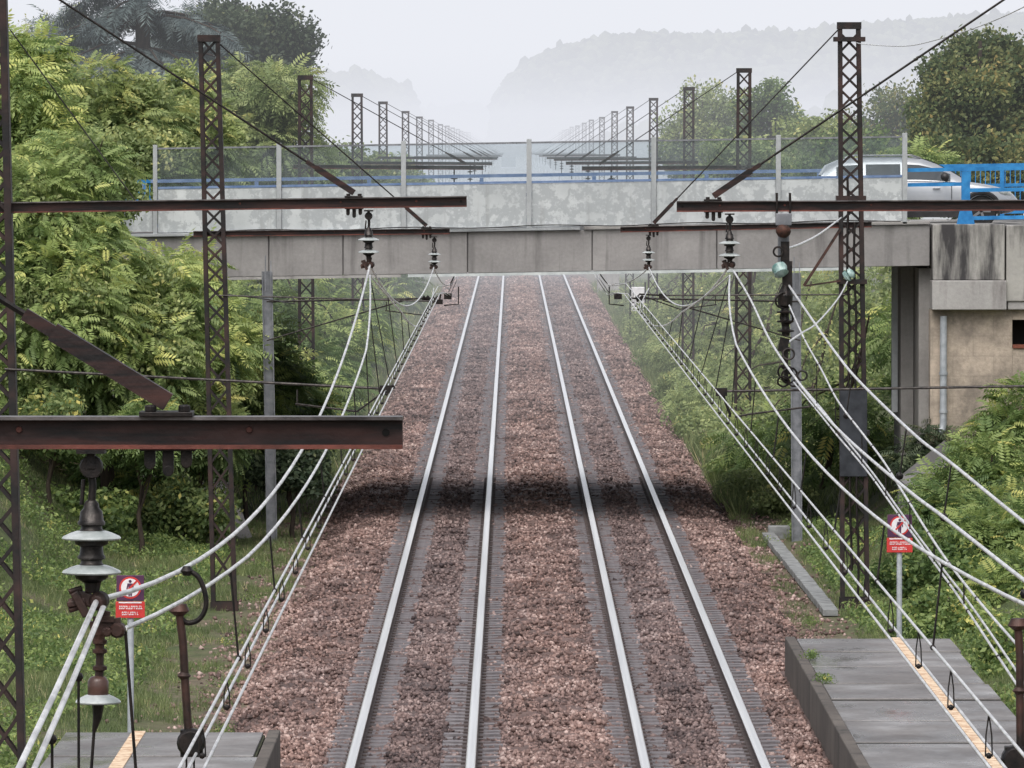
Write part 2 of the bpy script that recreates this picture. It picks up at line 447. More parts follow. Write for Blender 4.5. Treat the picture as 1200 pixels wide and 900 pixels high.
# ------------------------------------------------------------------ mesh helpers
class MB:
    def __init__(s):
        s.v = []
        s.f = []
        s.mi = []
        s.k = 0

    def mat(s, k):
        s.k = k
        return s

    def add(s, vs, fs):
        n = len(s.v)
        s.v += [tuple(v) for v in vs]
        s.f += [tuple(n + i for i in f) for f in fs]
        s.mi += [s.k] * len(fs)
        return s

    def box(s, x0, x1, y0, y1, z0, z1):
        return s.add([(x0, y0, z0), (x1, y0, z0), (x1, y1, z0), (x0, y1, z0), (x0, y0, z1), (x1, y0, z1), (x1, y1, z1), (x0, y1, z1)],
                     [(0, 3, 2, 1), (4, 5, 6, 7), (0, 1, 5, 4), (1, 2, 6, 5), (2, 3, 7, 6), (3, 0, 4, 7)])

    def bar(s, p, q, w, h, up=(0, 1, 0)):
        """rectangular bar p->q; w across, h along `up`"""
        p, q = Vector(p), Vector(q)
        d = (q - p).normalized()
        u = Vector(up)
        a = d.cross(u)
        if a.length < 1e-4:
            a = d.cross(Vector((1, 0, 0)))
        a.normalize()
        b = a.cross(d).normalized()
        vs = []
        for c in (p, q):
            for i, j in ((-1, -1), (1, -1), (1, 1), (-1, 1)):
                vs.append(c + a * (i * w / 2) + b * (j * h / 2))
        return s.add(vs, [(0, 1, 2, 3), (7, 6, 5, 4), (0, 4, 5, 1), (1, 5, 6, 2), (2, 6, 7, 3), (3, 7, 4, 0)])

    def tube(s, pts, r, n=8, cap=True):
        pts = [Vector(p) for p in pts]
        rs = r if isinstance(r, (list, tuple)) else [r] * len(pts)
        base = len(s.v)
        prev = None
        for i, p in enumerate(pts):
            d = (pts[min(i + 1, len(pts) - 1)] - pts[max(i - 1, 0)])
            d = d.normalized() if d.length > 1e-9 else Vector((0, 0, 1))
            a = prev if prev is not None else d.orthogonal()
            a = (a - d * a.dot(d))
            a = a.normalized() if a.length > 1e-6 else d.orthogonal().normalized()
            prev = a
            b = d.cross(a)
            for k in range(n):
                th = 2 * math.pi * k / n
                s.v.append(tuple(p + a * (rs[i] * math.cos(th)) + b * (rs[i] * math.sin(th))))
        for i in range(len(pts) - 1):
            for k in range(n):
                s.f.append((base + i * n + k, base + i * n + (k + 1) % n, base + (i + 1) * n + (k + 1) % n, base + (i + 1) * n + k))
                s.mi.append(s.k)
        if cap:
            s.f.append(tuple(base + k for k in range(n))[::-1])
            s.mi.append(s.k)
            e = base + (len(pts) - 1) * n
            s.f.append(tuple(e + k for k in range(n)))
            s.mi.append(s.k)
        return s

    def lathe(s, c, prof, n=20, axis=(0, 0, 1)):
        c = Vector(c)
        ax = Vector(axis).normalized()
        a = ax.orthogonal().normalized()
        b = ax.cross(a)
        base = len(s.v)
        for r, h in prof:
            for k in range(n):
                th = 2 * math.pi * k / n
                s.v.append(tuple(c + ax * h + a * (r * math.cos(th)) + b * (r * math.sin(th))))
        for i in range(len(prof) - 1):
            for k in range(n):
                s.f.append((base + i * n + k, base + i * n + (k + 1) % n, base + (i + 1) * n + (k + 1) % n, base + (i + 1) * n + k))
                s.mi.append(s.k)
        s.f.append(tuple(base + k for k in range(n))[::-1])
        e = base + (len(prof) - 1) * n
        s.f.append(tuple(e + k for k in range(n)))
        s.mi += [s.k, s.k]
        return s

    def prism(s, poly, y0, y1):
        """polygon in x,z extruded along y"""
        n = len(poly)
        vs = [(x, y0, z) for x, z in poly] + [(x, y1, z) for x, z in poly]
        fs = [tuple(range(n)), tuple(range(2 * n - 1, n - 1, -1))]
        fs += [(i, i + n, (i + 1) % n + n, (i + 1) % n) for i in range(n)]
        return s.add(vs, fs)

    def build(s, name, mats, parent=None, smooth=False, bevel=0):
        o0 = Vector(parent['_o']) if parent is not None else Vector((0, 0, 0))
        me = bpy.data.meshes.new(name)
        me.from_pydata([tuple(Vector(v) - o0) for v in s.v], [], s.f)
        if not isinstance(mats, (list, tuple)):
            mats = [mats]
        for m in mats:
            me.materials.append(m)
        me.polygons.foreach_set('material_index', s.mi)
        if smooth:
            me.polygons.foreach_set('use_smooth', [True] * len(s.f))
        me.update()
        o = bpy.data.objects.new(name, me)
        COL.objects.link(o)
        if parent is not None:
            o.parent = parent
        o['_o'] = tuple(o0)
        if bevel:
            b = o.modifiers.new('bevel', 'BEVEL')
            b.width = bevel
            b.segments = 2
            b.limit_method = 'ANGLE'
        if smooth:
            with_angle(me)
        return o


def with_angle(me):
    try:
        me.set_sharp_from_angle(angle=math.radians(50))
    except Exception:
        pass


def tag(o, label=None, cat=None, group=None, kind=None):
    if label:
        o['label'] = label
    if cat:
        o['category'] = cat
    if group:
        o['group'] = group
    if kind:
        o['kind'] = kind
    return o


def thing(name, loc, label, cat, group=None):
    o = bpy.data.objects.new(name, None)
    o.empty_display_size = 0.2
    COL.objects.link(o)
    o.location = loc
    o['_o'] = tuple(loc)
    return tag(o, label, cat, group)


def copy_tree(o, parent=None):
    c = o.copy()
    COL.objects.link(c)
    c.parent = parent
    for ch in list(o.children):
        copy_tree(ch, c)
    return c


def scatter(name, tv, tf, pos, rot, scl, tint, mat, parent=None):
    """many copies of one small template baked into ONE mesh (leaves, stones, grass)"""
    tv = np.asarray(tv, float)
    tf = np.asarray(tf, int)
    n, k = len(pos), len(tv)
    scl = np.asarray(scl, float)
    if scl.ndim == 1:
        scl = scl[:, None]
    if scl.shape[1] == 1:
        scl = np.repeat(scl, 3, 1)
    loc = tv[None] * scl[:, None, :]
    v = np.einsum('nij,nkj->nki', rot, loc) + pos[:, None, :]
    if parent is not None:
        v = v - np.array(parent['_o'])
    v = v.reshape(-1, 3)
    f = (tf[None] + (np.arange(n) * k)[:, None, None]).reshape(-1, tf.shape[1])
    me = bpy.data.meshes.new(name)
    me.vertices.add(len(v))
    me.vertices.foreach_set('co', v.astype(np.float32).ravel())
    me.loops.add(f.size)
    me.loops.foreach_set('vertex_index', f.astype(np.int32).ravel())
    me.polygons.add(len(f))
    me.polygons.foreach_set('loop_start', np.arange(0, f.size, tf.shape[1], dtype=np.int32))
    me.polygons.foreach_set('loop_total', np.full(len(f), tf.shape[1], dtype=np.int32))
    a = me.attributes.new('tint', 'FLOAT', 'POINT')
    a.data.foreach_set('value', np.repeat(tint, k).astype(np.float32))
    me.materials.append(mat)
    me.update(calc_edges=True)
    me.validate()
    o = bpy.data.objects.new(name, me)
    COL.objects.link(o)
    if parent is not None:
        o.parent = parent
        o['_o'] = parent['_o']
    else:
        o['_o'] = (0, 0, 0)
    return o


def frames(d, roll):
    """rotation matrices with local x along d and a random roll"""
    d = d / np.linalg.norm(d, axis=1, keepdims=True)
    up = np.tile(np.array([0, 0, 1.0]), (len(d), 1))
    y = np.cross(up, d)
    ln = np.linalg.norm(y, axis=1, keepdims=True)
    y = np.where(ln < 1e-3, np.array([[0, 1.0, 0]]), y / np.maximum(ln, 1e-6))
    z = np.cross(d, y)
    c, s = np.cos(roll)[:, None], np.sin(roll)[:, None]
    y2 = y * c + z * s
    z2 = np.cross(d, y2)
    return np.stack([d, y2, z2], axis=2)


def diamond(base, tip, w, nrm):
    base, tip, nrm = np.array(base, float), np.array(tip, float), np.array(nrm, float)
    d = tip - base
    s = np.cross(nrm, d)
    s = s / (np.linalg.norm(s) + 1e-9) * w / 2
    mid = base + d * 0.45
    return [base, mid - s, tip, mid + s]


def tmpl_frond(pairs=7, seed=0):
    r = np.random.default_rng(seed)
    vs = []
    for i in range(pairs + 1):
        x = 0.12 + 0.86 * i / pairs
        z = 0.10 * x - 0.42 * x * x
        L = 0.36 * (1 - 0.45 * abs(x - 0.45))
        if i == pairs:
            vs += diamond((x, 0, z), (x + 0.24, 0, z - 0.16), 0.11, (0, 0, 1))
            break
        for sd in (-1, 1):
            tip = (x + L * 0.42, sd * L * 0.9, z - 0.10 - 0.12 * r.random())
            vs += diamond((x, 0, z), tip, 0.115, (0.1, 0, 1))
    n = len(vs) // 4
    return np.array(vs), np.arange(n * 4).reshape(n, 4)


def tmpl_cluster(n=9, seed=0, size=0.5, w=0.28):
    r = np.random.default_rng(seed)
    vs = []
    for i in range(n):
        c = r.normal(0, 0.42, 3)
        d = r.normal(0, 1, 3)
        d[2] -= 0.4
        d /= np.linalg.norm(d)
        L = size * (0.7 + 0.6 * r.random())
        vs += diamond(c, c + d * L, w * (0.8 + 0.4 * r.random()), r.normal(0, 1, 3) + np.array([0, 0, 1.0]))
    return np.array(vs), np.arange(n * 4).reshape(n, 4)


def tmpl_spray(n=9, seed=0):
    r = np.random.default_rng(seed)
    vs = []
    for i in range(n):
        x = i / n
        z = -0.25 * x * x
        for sd in (-1, 1):
            L = 0.42 * (1 - 0.6 * x) + 0.06
            vs += diamond((x, 0, z), (x + L * 0.6, sd * L * 0.75, z - 0.06 - 0.18 * r.random()), 0.055, (0, 0.1, 1))
    k = len(vs) // 4
    return np.array(vs), np.arange(k * 4).reshape(k, 4)


FR = [tmpl_frond(7, 1), tmpl_frond(6, 2)]
CL = [tmpl_cluster(9, 3), tmpl_cluster(8, 4)]
SP = [tmpl_spray(8, 5)]
TW = [tmpl_cluster(7, 6, 1.1, 0.05)]


def lobes_points(lobes, n, rng, shell=0.55):
    """points near the surface of a set of ellipsoid lobes, denser outside, with gaps"""
    L = np.array(lobes, float)
    wgt = L[:, 3] * L[:, 5] + L[:, 3] * L[:, 4]
    idx = rng.choice(len(L), n, p=wgt / wgt.sum())
    d = rng.normal(0, 1, (n, 3))
    d /= np.linalg.norm(d, axis=1, keepdims=True)
    # lumpy radius
    k = rng.normal(0, 1, (6, 3)) * 2.6
    ph = rng.random(6) * 6.28
    lump = np.sin(d @ k.T + ph + idx[:, None] * 1.7).sum(1) / 6
    r = (shell + (1 - shell) * rng.random(n) ** 0.6) * (1 + 0.28 * lump)
    p = L[idx, :3] + d * L[idx, 3:6] * r[:, None]
    return p, d, r


def crown(parent, lobes, n, tm, size, mat, seed, droop=0.5, shell=0.5, name='crown', upbias=0.25, light=0.0):
    rng = np.random.default_rng(seed)
    p, d, r = lobes_points(lobes, n, rng, shell)
    dd = d + rng.normal(0, 0.45, d.shape)
    dd[:, 2] = dd[:, 2] * 0.6 - droop + upbias
    rot = frames(dd, rng.normal(0, 0.5, n))
    s = size * (0.65 + 0.7 * rng.random(n))
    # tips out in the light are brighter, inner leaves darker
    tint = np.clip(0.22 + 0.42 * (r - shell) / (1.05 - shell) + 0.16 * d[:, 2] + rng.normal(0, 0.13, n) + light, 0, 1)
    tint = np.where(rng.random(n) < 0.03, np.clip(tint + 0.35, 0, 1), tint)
    return scatter(name, tm[0], tm[1], p, rot, s, tint, mat, parent)


def trunk(parent, base, top, r0, lobes, seed, name='trunk', limbs=6):
    rng = random.Random(seed)
    mb = MB()
    base, top = Vector(base), Vector(top)
    pts = []
    for i in range(7):
        t = i / 6
        p = base.lerp(top, t) + Vector((rng.uniform(-1, 1), rng.uniform(-1, 1), 0)) * 0.12 * (t * (1 - t) * 4)
        pts.append(p)
    mb.tube(pts, [r0 * (1 - 0.75 * i / 6) for i in range(7)], 8)
    for k in range(limbs):
        L = lobes[k % len(lobes)]
        s = pts[2 + k % 4]
        e = Vector((L[0], L[1], L[2])) + Vector((rng.uniform(-.8, .8) * L[3], rng.uniform(-.8, .8) * L[4], rng.uniform(-.5, .8) * L[5]))
        m = s.lerp(e, 0.5) + Vector((rng.uniform(-.2, .2), rng.uniform(-.2, .2), 0.25))
        q = [s, s.lerp(m, .55), m, m.lerp(e, .55), e]
        mb.tube(q, [r0 * .42, r0 * .34, r0 * .26, r0 * .17, r0 * .06], 6)
    return mb.build(name, M['bark'], parent, smooth=True)


def lumpy(lobes, seed, k=5, f=.5):
    r = random.Random(seed)
    out = []
    for x, y, z, rx, ry, rz in lobes:
        out.append((x, y, z, rx * .72, ry * .72, rz * .72))
        for i in range(k):
            th = r.uniform(0, 2 * math.pi)
            ph = r.uniform(-.5, 1.2)
            q = r.uniform(.65, .95)
            c = math.cos(ph)
            g = f * r.uniform(.6, 1.15)
            out.append((x + rx * q * c * math.cos(th), y + ry * q * c * math.sin(th), z + rz * q * math.sin(ph), rx * g, ry * g, rz * g))
    return out


def tree(name, label, cat, base, lobes, n, tm, size, mat, seed, r0=0.16, group=None, limbs=6, trunk_top=None, **kw):
    base = Vector(base)
    t = thing(name, base, label, cat, group)
    if tm[0].shape[0] < 60:
        big = lobes
        lobes = lumpy(lobes, seed)
    zt = max(l[2] for l in lobes)
    xs = sum(l[0] for l in lobes) / len(lobes)
    top = trunk_top or (xs, base.y, zt)
    trunk(t, base - Vector((0, 0, .15)), top, r0, lobes, seed, limbs=limbs, name='trunk' if cat == 'tree' else 'stem')
    nm = 'crown' if cat == 'tree' else 'foliage'
    if cat == 'tree' and tm[0].shape[0] >= 60 and size > .41:
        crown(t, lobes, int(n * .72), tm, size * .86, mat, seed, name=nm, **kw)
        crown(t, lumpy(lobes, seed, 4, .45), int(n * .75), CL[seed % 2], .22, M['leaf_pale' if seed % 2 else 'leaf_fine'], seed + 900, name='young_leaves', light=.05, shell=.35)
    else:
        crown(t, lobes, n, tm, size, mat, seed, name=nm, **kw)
    return t


def catmull(pts, sub=8):
    pts = [Vector(p) for p in pts]
    out = []
    n = len(pts)
    for i in range(n - 1):
        p0, p1, p2, p3 = pts[max(i - 1, 0)], pts[i], pts[i + 1], pts[min(i + 2, n - 1)]
        for k in range(sub):
            t = k / sub
            out.append(0.5 * ((2 * p1) + (-p0 + p2) * t + (2 * p0 - 5 * p1 + 4 * p2 - p3) * t * t + (-p0 + 3 * p1 - 3 * p2 + p3) * t ** 3))
    out.append(pts[-1])
    return out


# ------------------------------------------------------------------ ground
def sstep(a, b, x):
    t = np.clip((x - a) / (b - a), 0, 1)
    return t * t * (3 - 2 * t)


def ground_z(x, y):
    x = np.asarray(x, float)
    y = np.asarray(y, float)
    z = np.full(np.broadcast(x, y).shape, -0.42)
    # ditch-side grass and banks
    z = z + 0.10 * np.sin(x * 1.3 + y * 0.21) * sstep(4.8, 6.5, np.abs(x - .4)) + 0.05 * np.sin(x * 2.9 - y * 0.5)* sstep(4.8, 6.5, np.abs(x - .4))
    lb = sstep(-7.2, -12.0, x) * 3.6 * sstep(112, 140, y)
    z = z + lb
    rb = sstep(7.6, 12.5, x) * 3.3 * sstep(122, 156, y) + sstep(6.7, 10, x) * .7 * sstep(95, 125, y)
    rb = np.maximum(rb, sstep(8.2, 11.6, x) * 3.7 * sstep(139, 149, y))
    z = z + rb * (1 - sstep(190, 260, y) * 0.6)
    # open country far away
    far = sstep(600, 2500, y)
    z = z - far * 6
    z = z + sstep(30, 160, np.abs(x)) * 4 * (1 - far)
    return z


gx = np.concatenate([np.linspace(-1500, -60, 24)[:-1], np.linspace(-60, -16, 23)[:-1], np.linspace(-16, 16, 97), np.linspace(16, 60, 23)[1:], np.linspace(60, 1500, 24)[1:]])
gy = np.concatenate([np.linspace(5, 70, 20)[:-1], np.linspace(70, 210, 141), np.linspace(210, 600, 40)[1:], np.linspace(600, 6000, 50)[1:]])
X, Yg = np.meshgrid(gx, gy)
Z = ground_z(X, Yg)
nx, ny = len(gx), len(gy)
vs = np.stack([X, Yg, Z], 2).reshape(-1, 3)
mb = MB()
mb.v = [tuple(v) for v in vs]
mb.f = [(j * nx + i, j * nx + i + 1, (j + 1) * nx + i + 1, (j + 1) * nx + i) for j in range(ny - 1) for i in range(nx - 1)]
mb.mi = [0] * len(mb.f)
tag(mb.build('ground', M['ground'], smooth=True), kind='structure')

# ballast bed: a low embankment with uneven top
BX0, BX1 = -4.15, 4.85
RAILS = (-2.02, -0.52, 1.665, 3.165)


def ballast_z(x, y):
    x = np.asarray(x, float)
    y = np.asarray(y, float)
    z = np.full(np.broadcast(x, y).shape, -0.215)
    z = np.minimum(z, -0.215 - np.maximum(0, (-3.35 - x)) * 0.45)
    z = np.minimum(z, -0.215 - np.maximum(0, (x - 4.25)) * 0.5)
    z = z + 0.018 * np.sin(x * 7.1 + np.sin(y * 1.7) * 2) + 0.018 * np.sin(y * 5.3 + x * 3.1) + 0.012 * np.sin(y * 11.0 - x * 9)
    mid = np.exp(-((x - 0.57) / 0.6) ** 2) * 0.06
    return z + mid


bx = np.linspace(BX0, BX1, 91)
by = np.concatenate([np.linspace(15, 78, 40)[:-1], np.arange(78, 200, 0.2), np.linspace(200, 470, 300), np.linspace(475, 1600, 60)])
X, Yb = np.meshgrid(bx, by)
Z = ballast_z(X, Yb)
nx, ny = len(bx), len(by)
vs = np.stack([X, Yb, Z], 2).reshape(-1, 3)
mb = MB()
mb.v = [tuple(v) for v in vs]
mb.f = [(j * nx + i, j * nx + i + 1, (j + 1) * nx + i + 1, (j + 1) * nx + i) for j in range(ny - 1) for i in range(nx - 1)]
mb.mi = [0] * len(mb.f)
tag(mb.build('ballast_bed', M['ballast'], smooth=True), kind='structure')

# loose stones
n = 310000
sx_ = RNG.uniform(BX0 + .1, BX1 - .1, n)
sy_ = 79 + (440 - 79) * RNG.random(n) ** 2.5
keep = np.ones(n, bool)
dr = np.min(np.abs(sx_[:, None] - np.array(RAILS)[None]), axis=1)
keep &= (dr > 0.27 + 0.16 * RNG.random(n)) | (RNG.random(n) < 0.55)
keep &= dr > 0.1
# ragged outer edge
edge = np.minimum(sx_ - BX0, BX1 - sx_)
keep &= edge > 0.25 * RNG.random(n)
keep &= ~((sx_ > 4.05) & (sy_ < 108.5))
keep &= ~((sx_ < -2.86) & (sy_ < 90.5))
sx_, sy_, dr = sx_[keep], sy_[keep], dr[keep]
m_ = 9000
ex = np.where(RNG.random(m_) < .5, BX0 + .2 - RNG.exponential(.35, m_), BX1 - .2 + RNG.exponential(.35, m_))
ey = RNG.uniform(92, 175, m_)
ok_ = ~((ex > 4.0) & (ey < 108)) & (np.abs(ex) < 7.5)
sx_, sy_ = np.concatenate([sx_, ex[ok_]]), np.concatenate([sy_, ey[ok_]])
dr = np.concatenate([dr, np.full(ok_.sum(), 1.0)])
n = len(sx_)
hum = 0.035 * np.sin(sx_ * 4.3 + 1.3 * np.sin(sy_ * .9)) * np.sin(sy_ * 2.2 + sx_)
sz_ = np.maximum(ballast_z(sx_, sy_), ground_z(sx_, sy_)) + RNG.normal(0.004, 0.016, n) + hum * (dr > .5) - 0.03 * (dr < .36)
q = RNG.normal(0, 1, (n, 3))
rot = frames(q, RNG.random(n) * 6.28)
ss = ((0.025 + 0.029 * RNG.random(n) ** 1.6) * (1 + 1.2 * np.clip((sy_ - 150) / 250, 0, 1)))[:, None] * RNG.uniform(0.7, 1.35, (n, 3))
oct_v = [(1, .1, 0), (-1, 0, .15), (.1, 1, .1), (0, -1, -.1), (.1, -.1, .8), (0, .15, -.85)]
oct_f = [(0, 2, 4), (2, 1, 4), (1, 3, 4), (3, 0, 4), (2, 0, 5), (1, 2, 5), (3, 1, 5), (0, 3, 5)]
tint = np.clip(RNG.beta(2.0, 2.2, n) + 0.22 * np.sin(sx_ * 1.9 + 2 * np.sin(sy_ * .33)) * np.sin(sy_ * .8), 0, 1)
st = scatter('ballast_gravel', oct_v, oct_f, np.stack([sx_, sy_, sz_], 1), rot, ss, tint, M['stone'])
tag(st, 'loose pinkish brown ballast stones around and between the rails', 'gravel', kind='stuff')

# rails
RL = ['outer rail of the left track, polished silver head', 'inner rail of the left track, polished silver head',
      'inner rail of the right track, polished silver head', 'outer rail of the right track, polished silver head']
for rx, lab in zip(RAILS, RL):
    t = thing('rail', (rx, 85, -0.17), lab, 'rail', 'running rails of the two tracks')
    y0, y1 = 15, 1500
    MB().box(rx - .075, rx + .075, y0, y1, -.175, -.155).box(rx - .012, rx + .012, y0, y1, -.155, -.052).box(rx - .05, rx + .05, y0, y1, -.052, -.012).build('web', M['railside'], t)
    mbh = MB()
    mbh.mat(1).box(rx - .066, rx + .066, y0, y1, -.0118, -.006)
    mbh.mat(0).prism([(rx - .058, -.0058), (rx + .058, -.0058), (rx + .044, 0.002), (rx - .044, 0.002)], y0, y1)
    mbh.build('head', [M['railhead'], M['railside']], t)

# sleepers: twin-block concrete, tops showing beside the rails


def sleeper_mesh(cx):
    mb = MB()
    for s in (-1, 1):
        rx = cx + s * .75
        mb.mat(0).prism([(rx - .43, -.36), (rx + .43, -.36), (rx + .40, -.185), (rx - .40, -.185)], -.14, .14)
        for q in (-1, 1):
            mb.mat(1).box(rx + q * .105 - .03, rx + q * .105 + .03, -.05, .05, -.186, -.158)
    mb.mat(1).box(cx - .34, cx + .34, -.03, .03, -.33, -.27)
    return mb


pitch = 0.6
nS = 150
first = {}
for side, cx in (('left', -1.27), ('right', 2.415)):
    proto = None
    for i in range(nS):
        y = 82.0 + i * pitch
        if proto is None:
            proto = sleeper_mesh(0).build('sleeper', [M['sleeper'], M['railside']])
            tag(proto, 'concrete twin-block sleeper bedded in ballast under the %s track' % side, 'sleeper', 'sleepers of the %s track' % side)
            o = proto
        else:
            o = proto.copy()
            COL.objects.link(o)
        o.location = (cx, y + RNG.normal(0, .01), RNG.normal(0, .004))
        o.rotation_euler = (0, 0, RNG.normal(0, .004))
mb = MB()
for cx in (-1.27, 2.415):
    for i in range(480):
        y = 82.0 + nS * pitch + i * pitch
        for s in (-1, 1):
            rx = cx + s * .75
            mb.box(rx - .42, rx + .42, y - .14, y + .14, -.3, -.185)
tag(mb.build('sleepers', M['sleeper']), 'distant concrete sleepers of both tracks under and beyond the bridge', 'sleepers', kind='stuff')

# ------------------------------------------------------------------ platforms


def platform(label, xe, xo, ystart, yend, z, line_x, seed):
    """xe: track edge, xo: outer edge"""
    rng = random.Random(seed)
    t = thing('platform', ((xe + xo) / 2, yend, z - .5), label, 'platform')
    s = 1 if xo > xe else -1
    xa, xb = sorted((xe + s * .17, xo))
    y = yend
    while y > ystart:
        L = 3.2 + rng.uniform(-.5, .5)
        y0 = max(y - L, ystart)
        dz = rng.uniform(-.012, .012)
        MB().box(xa, xb + rng.uniform(-.05, .05), y0 + .11, y - .11, z - .049, z + dz - .02).build('paving_slab', M['platform'], t, bevel=.012)
        y = y0
    a, b = sorted((xe, xe + s * .155))
    MB().box(a, b, ystart, yend + .02, z - 1.0, z + .012).build('edge_wall', M['edge'], t, bevel=.02)
    MB().box(xa + .02, xb - .02, ystart, yend - .05, z - 1.0, z - .05).build('core', M['joint'], t)
    MB().box(line_x - .085, line_x + .085, ystart, yend - .05, z - .0195, z + .004).build('painted_line', M['line'], t)
    return t


platform('grey concrete platform end on the right with wet slabs and ochre line', 4.10, 6.55, 60, 107.5, 0.36, 5.78, 1)
platform('grey concrete platform end at lower left behind the near insulator', -2.92, -5.62, 50, 90.2, 0.36, -4.70, 2)

# cable trough beside the right track
t = thing('cable_trough', (5.4, 135, -.3), 'narrow run of pale concrete trough lids beside the right ballast', 'cable trough')
y = 124.0
k = 0
while y < 149:
    x = 5.52 - (y - 124) * .008
    MB().box(x - .13, x + .13, y, y + .97, -.40, -.285 + (k % 3) * .006).build('lid', M['trough'], t, bevel=.01)
    y += 1.0
    k += 1

# ------------------------------------------------------------------ masts


def mast_parts(t, X, Y, zb, zt, wb, wt, lean, side, cell=0.33, foot=True):
    """lattice mast: two channel chords tied by crossed flats. lean: x shift at the top."""
    H = zt - zb

    def cx(z):
        return X + lean * (z - zb) / H

    def hw(z):
        return (wb + (wt - wb) * (z - zb) / H) / 2
    dpt = 0.13
    for s in (-1, 1):
        mb = MB()
        p = Vector((cx(zb) + s * hw(zb), Y, zb))
        q = Vector((cx(zt) + s * hw(zt), Y, zt))
        mb.bar(p, q, .014, dpt * 2)
        for f in (-1, 1):
            off = Vector((-s * .034, f * dpt, 0))
            mb.bar(p + off, q + off, .068, .012)
        mb.build('chord', M['mast'], t)
    for f in (-1, 1):
        mb = MB()
        z = zb + .55
        while True:
            z2 = z + cell * (1.75 - .75 * min(1, (z - zb) / (H * .55)))
            if z2 > zt - .06:
                break
            yy = Y + f * (dpt - .016)
            a0, a1 = cx(z) - hw(z) + .03, cx(z) + hw(z) - .03
            b0, b1 = cx(z2) - hw(z2) + .03, cx(z2) + hw(z2) - .03
            mb.bar((a0, yy, z), (b1, yy, z2), .036, .008)
            mb.bar((a1, yy - f * .009, z), (b0, yy - f * .009, z2), .036, .008)
            z = z2
        mb.build('lacing', M['mast'], t)
    w = hw(zt)
    mb = MB().box(cx(zt) - w - .02, cx(zt) + w + .02, Y - dpt - .02, Y + dpt + .02, zt - .12, zt)
    mb.build('head_plate', M['mast'], t)
    if foot:
        mb = MB()
        for f in (-1, 1):
            yy = Y + f * (dpt + .012)
            mb.add([(cx(zb) - hw(zb) - .03, yy, zb - .05), (cx(zb) + hw(zb) + .03, yy, zb - .05), (cx(zb) + hw(zb) + .02, yy, zb + .2), (cx(zb) - hw(zb) - .02, yy, zb + .2)], [(0, 1, 2, 3)])
        mb.box(cx(zb) - hw(zb) - .15, cx(zb) + hw(zb) + .15, Y - .35, Y + .35, zb - .4, zb - .02)
        mb.build('base', M['mast'], t)
    return cx, hw


def cross_arm(t, xm, xe, Y, zm, ze, tie_x, tie_top, side, h=.115, detail=True):
    """horizontal arm from the mast towards the track with a tie rod down to it"""
    s = 1 if xe > xm else -1
    p, q = Vector((xm - s * .35, Y, zm)), Vector((xe, Y, ze))
    mb = MB()
    dz = Vector((0, 0, 1))
    mb.mat(0).bar(p, q, h - .024, .02)
    mb.mat(1).bar(p + dz * (h / 2 - .006), q + dz * (h / 2 - .006), .012, .12)
    mb.mat(2).bar(p - dz * (h / 2 - .007), q - dz * (h / 2 - .007), .014, .12)
    if detail:
        e = q - Vector((s * .06, .011, 0))
        mb.mat(3).lathe(e, [(.014, 0), (.014, -.003)], 10, (0, 1, 0))  # dark disc paints the shade of a hole in the arm end
        for f_ in (.55, .75, .9):
            mb.mat(2).lathe(p.lerp(q, f_) + Vector((0, -.0105, .01)), [(.013, 0), (.011, -.010)], 6, (0, 1, 0))
    mb.build('cross_arm', [M['beam'], M['armtop'], M['armrust'], M['gap_shade']], t)
    arm = None
    # bracket + tie rod
    f = (tie_x - xm) / (xe - xm)
    zb = zm + (ze - zm) * f + h / 2
    b = Vector((tie_x, Y, zb + .05))
    top = Vector(tie_top)
    d = (top - b).normalized()
    L = (top - b).length
    mb = MB()
    mb.tube([b + d * (.55 if L > 3 else .4), top], .013 if detail else .012, 6)
    mb.build('tie_rod', M['black'], t)
    mb = MB()
    mb.bar(b, b + d * .48, .066, .075)
    mb.bar(b + d * .47, b + d * .60, .045, .05)
    mb.build('tie_bar', M['beam'], t)
    if detail:
        mb = MB()
        mb.box(tie_x - .10, tie_x + .09, Y - .08, Y + .08, zb + .001, zb + .018)
        for dx in (-.06, .06):
            mb.lathe((tie_x + dx, Y - .05, zb + .018), [(.022, 0), (.022, .02), (.018, .024)], 8)
        mb.build('tie_bracket', M['black'], t, bevel=.003)
        mb = MB()
        for dx, L2 in ((-.065, .05), (0, .075), (.065, .045)):
            zz = zb - h - .005
            mb.box(tie_x + dx - .02, tie_x + dx + .02, Y - .012, Y + .012, zz - L2, zz + .003)
            mb.lathe((tie_x + dx, Y - .013, zz - L2), [(.02, 0), (.02, .026)], 10, (0, 1, 0))
        mb.box(tie_x - .10, tie_x + .10, Y - .03, Y + .03, zb - h - .008, zb - h + .001)
        mb.build('lug_plate', M['black'], t, bevel=.003)
    return zb


def reg_arm(t, xm, Y, zm, xe, ze, xc, zc, r=.014):
    """registration arm: tube from the mast and a slanting steady arm to the contact wires"""
    mb = MB()
    mb.tube([(xm, Y - .15, zm), (xe, Y - .15, ze)], r, 8)
    s = 1 if xe > xm else -1
    mb.build('registration_tube', M['cap'], t)
    mb = MB()
    mb.box(xe - .06, xe + .06, Y - .19, Y - .11, ze - .05, ze + .035)
    mb.tube([(xe, Y - .15, ze), (xc + s * .05, Y - .15, zc + .03), (xc + s * .06, Y - .15, zc)], .016, 6)
    mb.build('wire_clamp', M['black'], t)
    mb = MB()
    mb.tube([(xe - s * .95, Y - .15, ze - .16), (xe - s * .3, Y - .15, ze - .24), (xc, Y - .15, zc)], .011, 6)
    mb.tube([(xe - s * .93, Y - .15, ze - .17), (xe - s * .93, Y - .15, ze - .01)], .009, 6)
    mb.build('steady_arm', M['cap'], t)


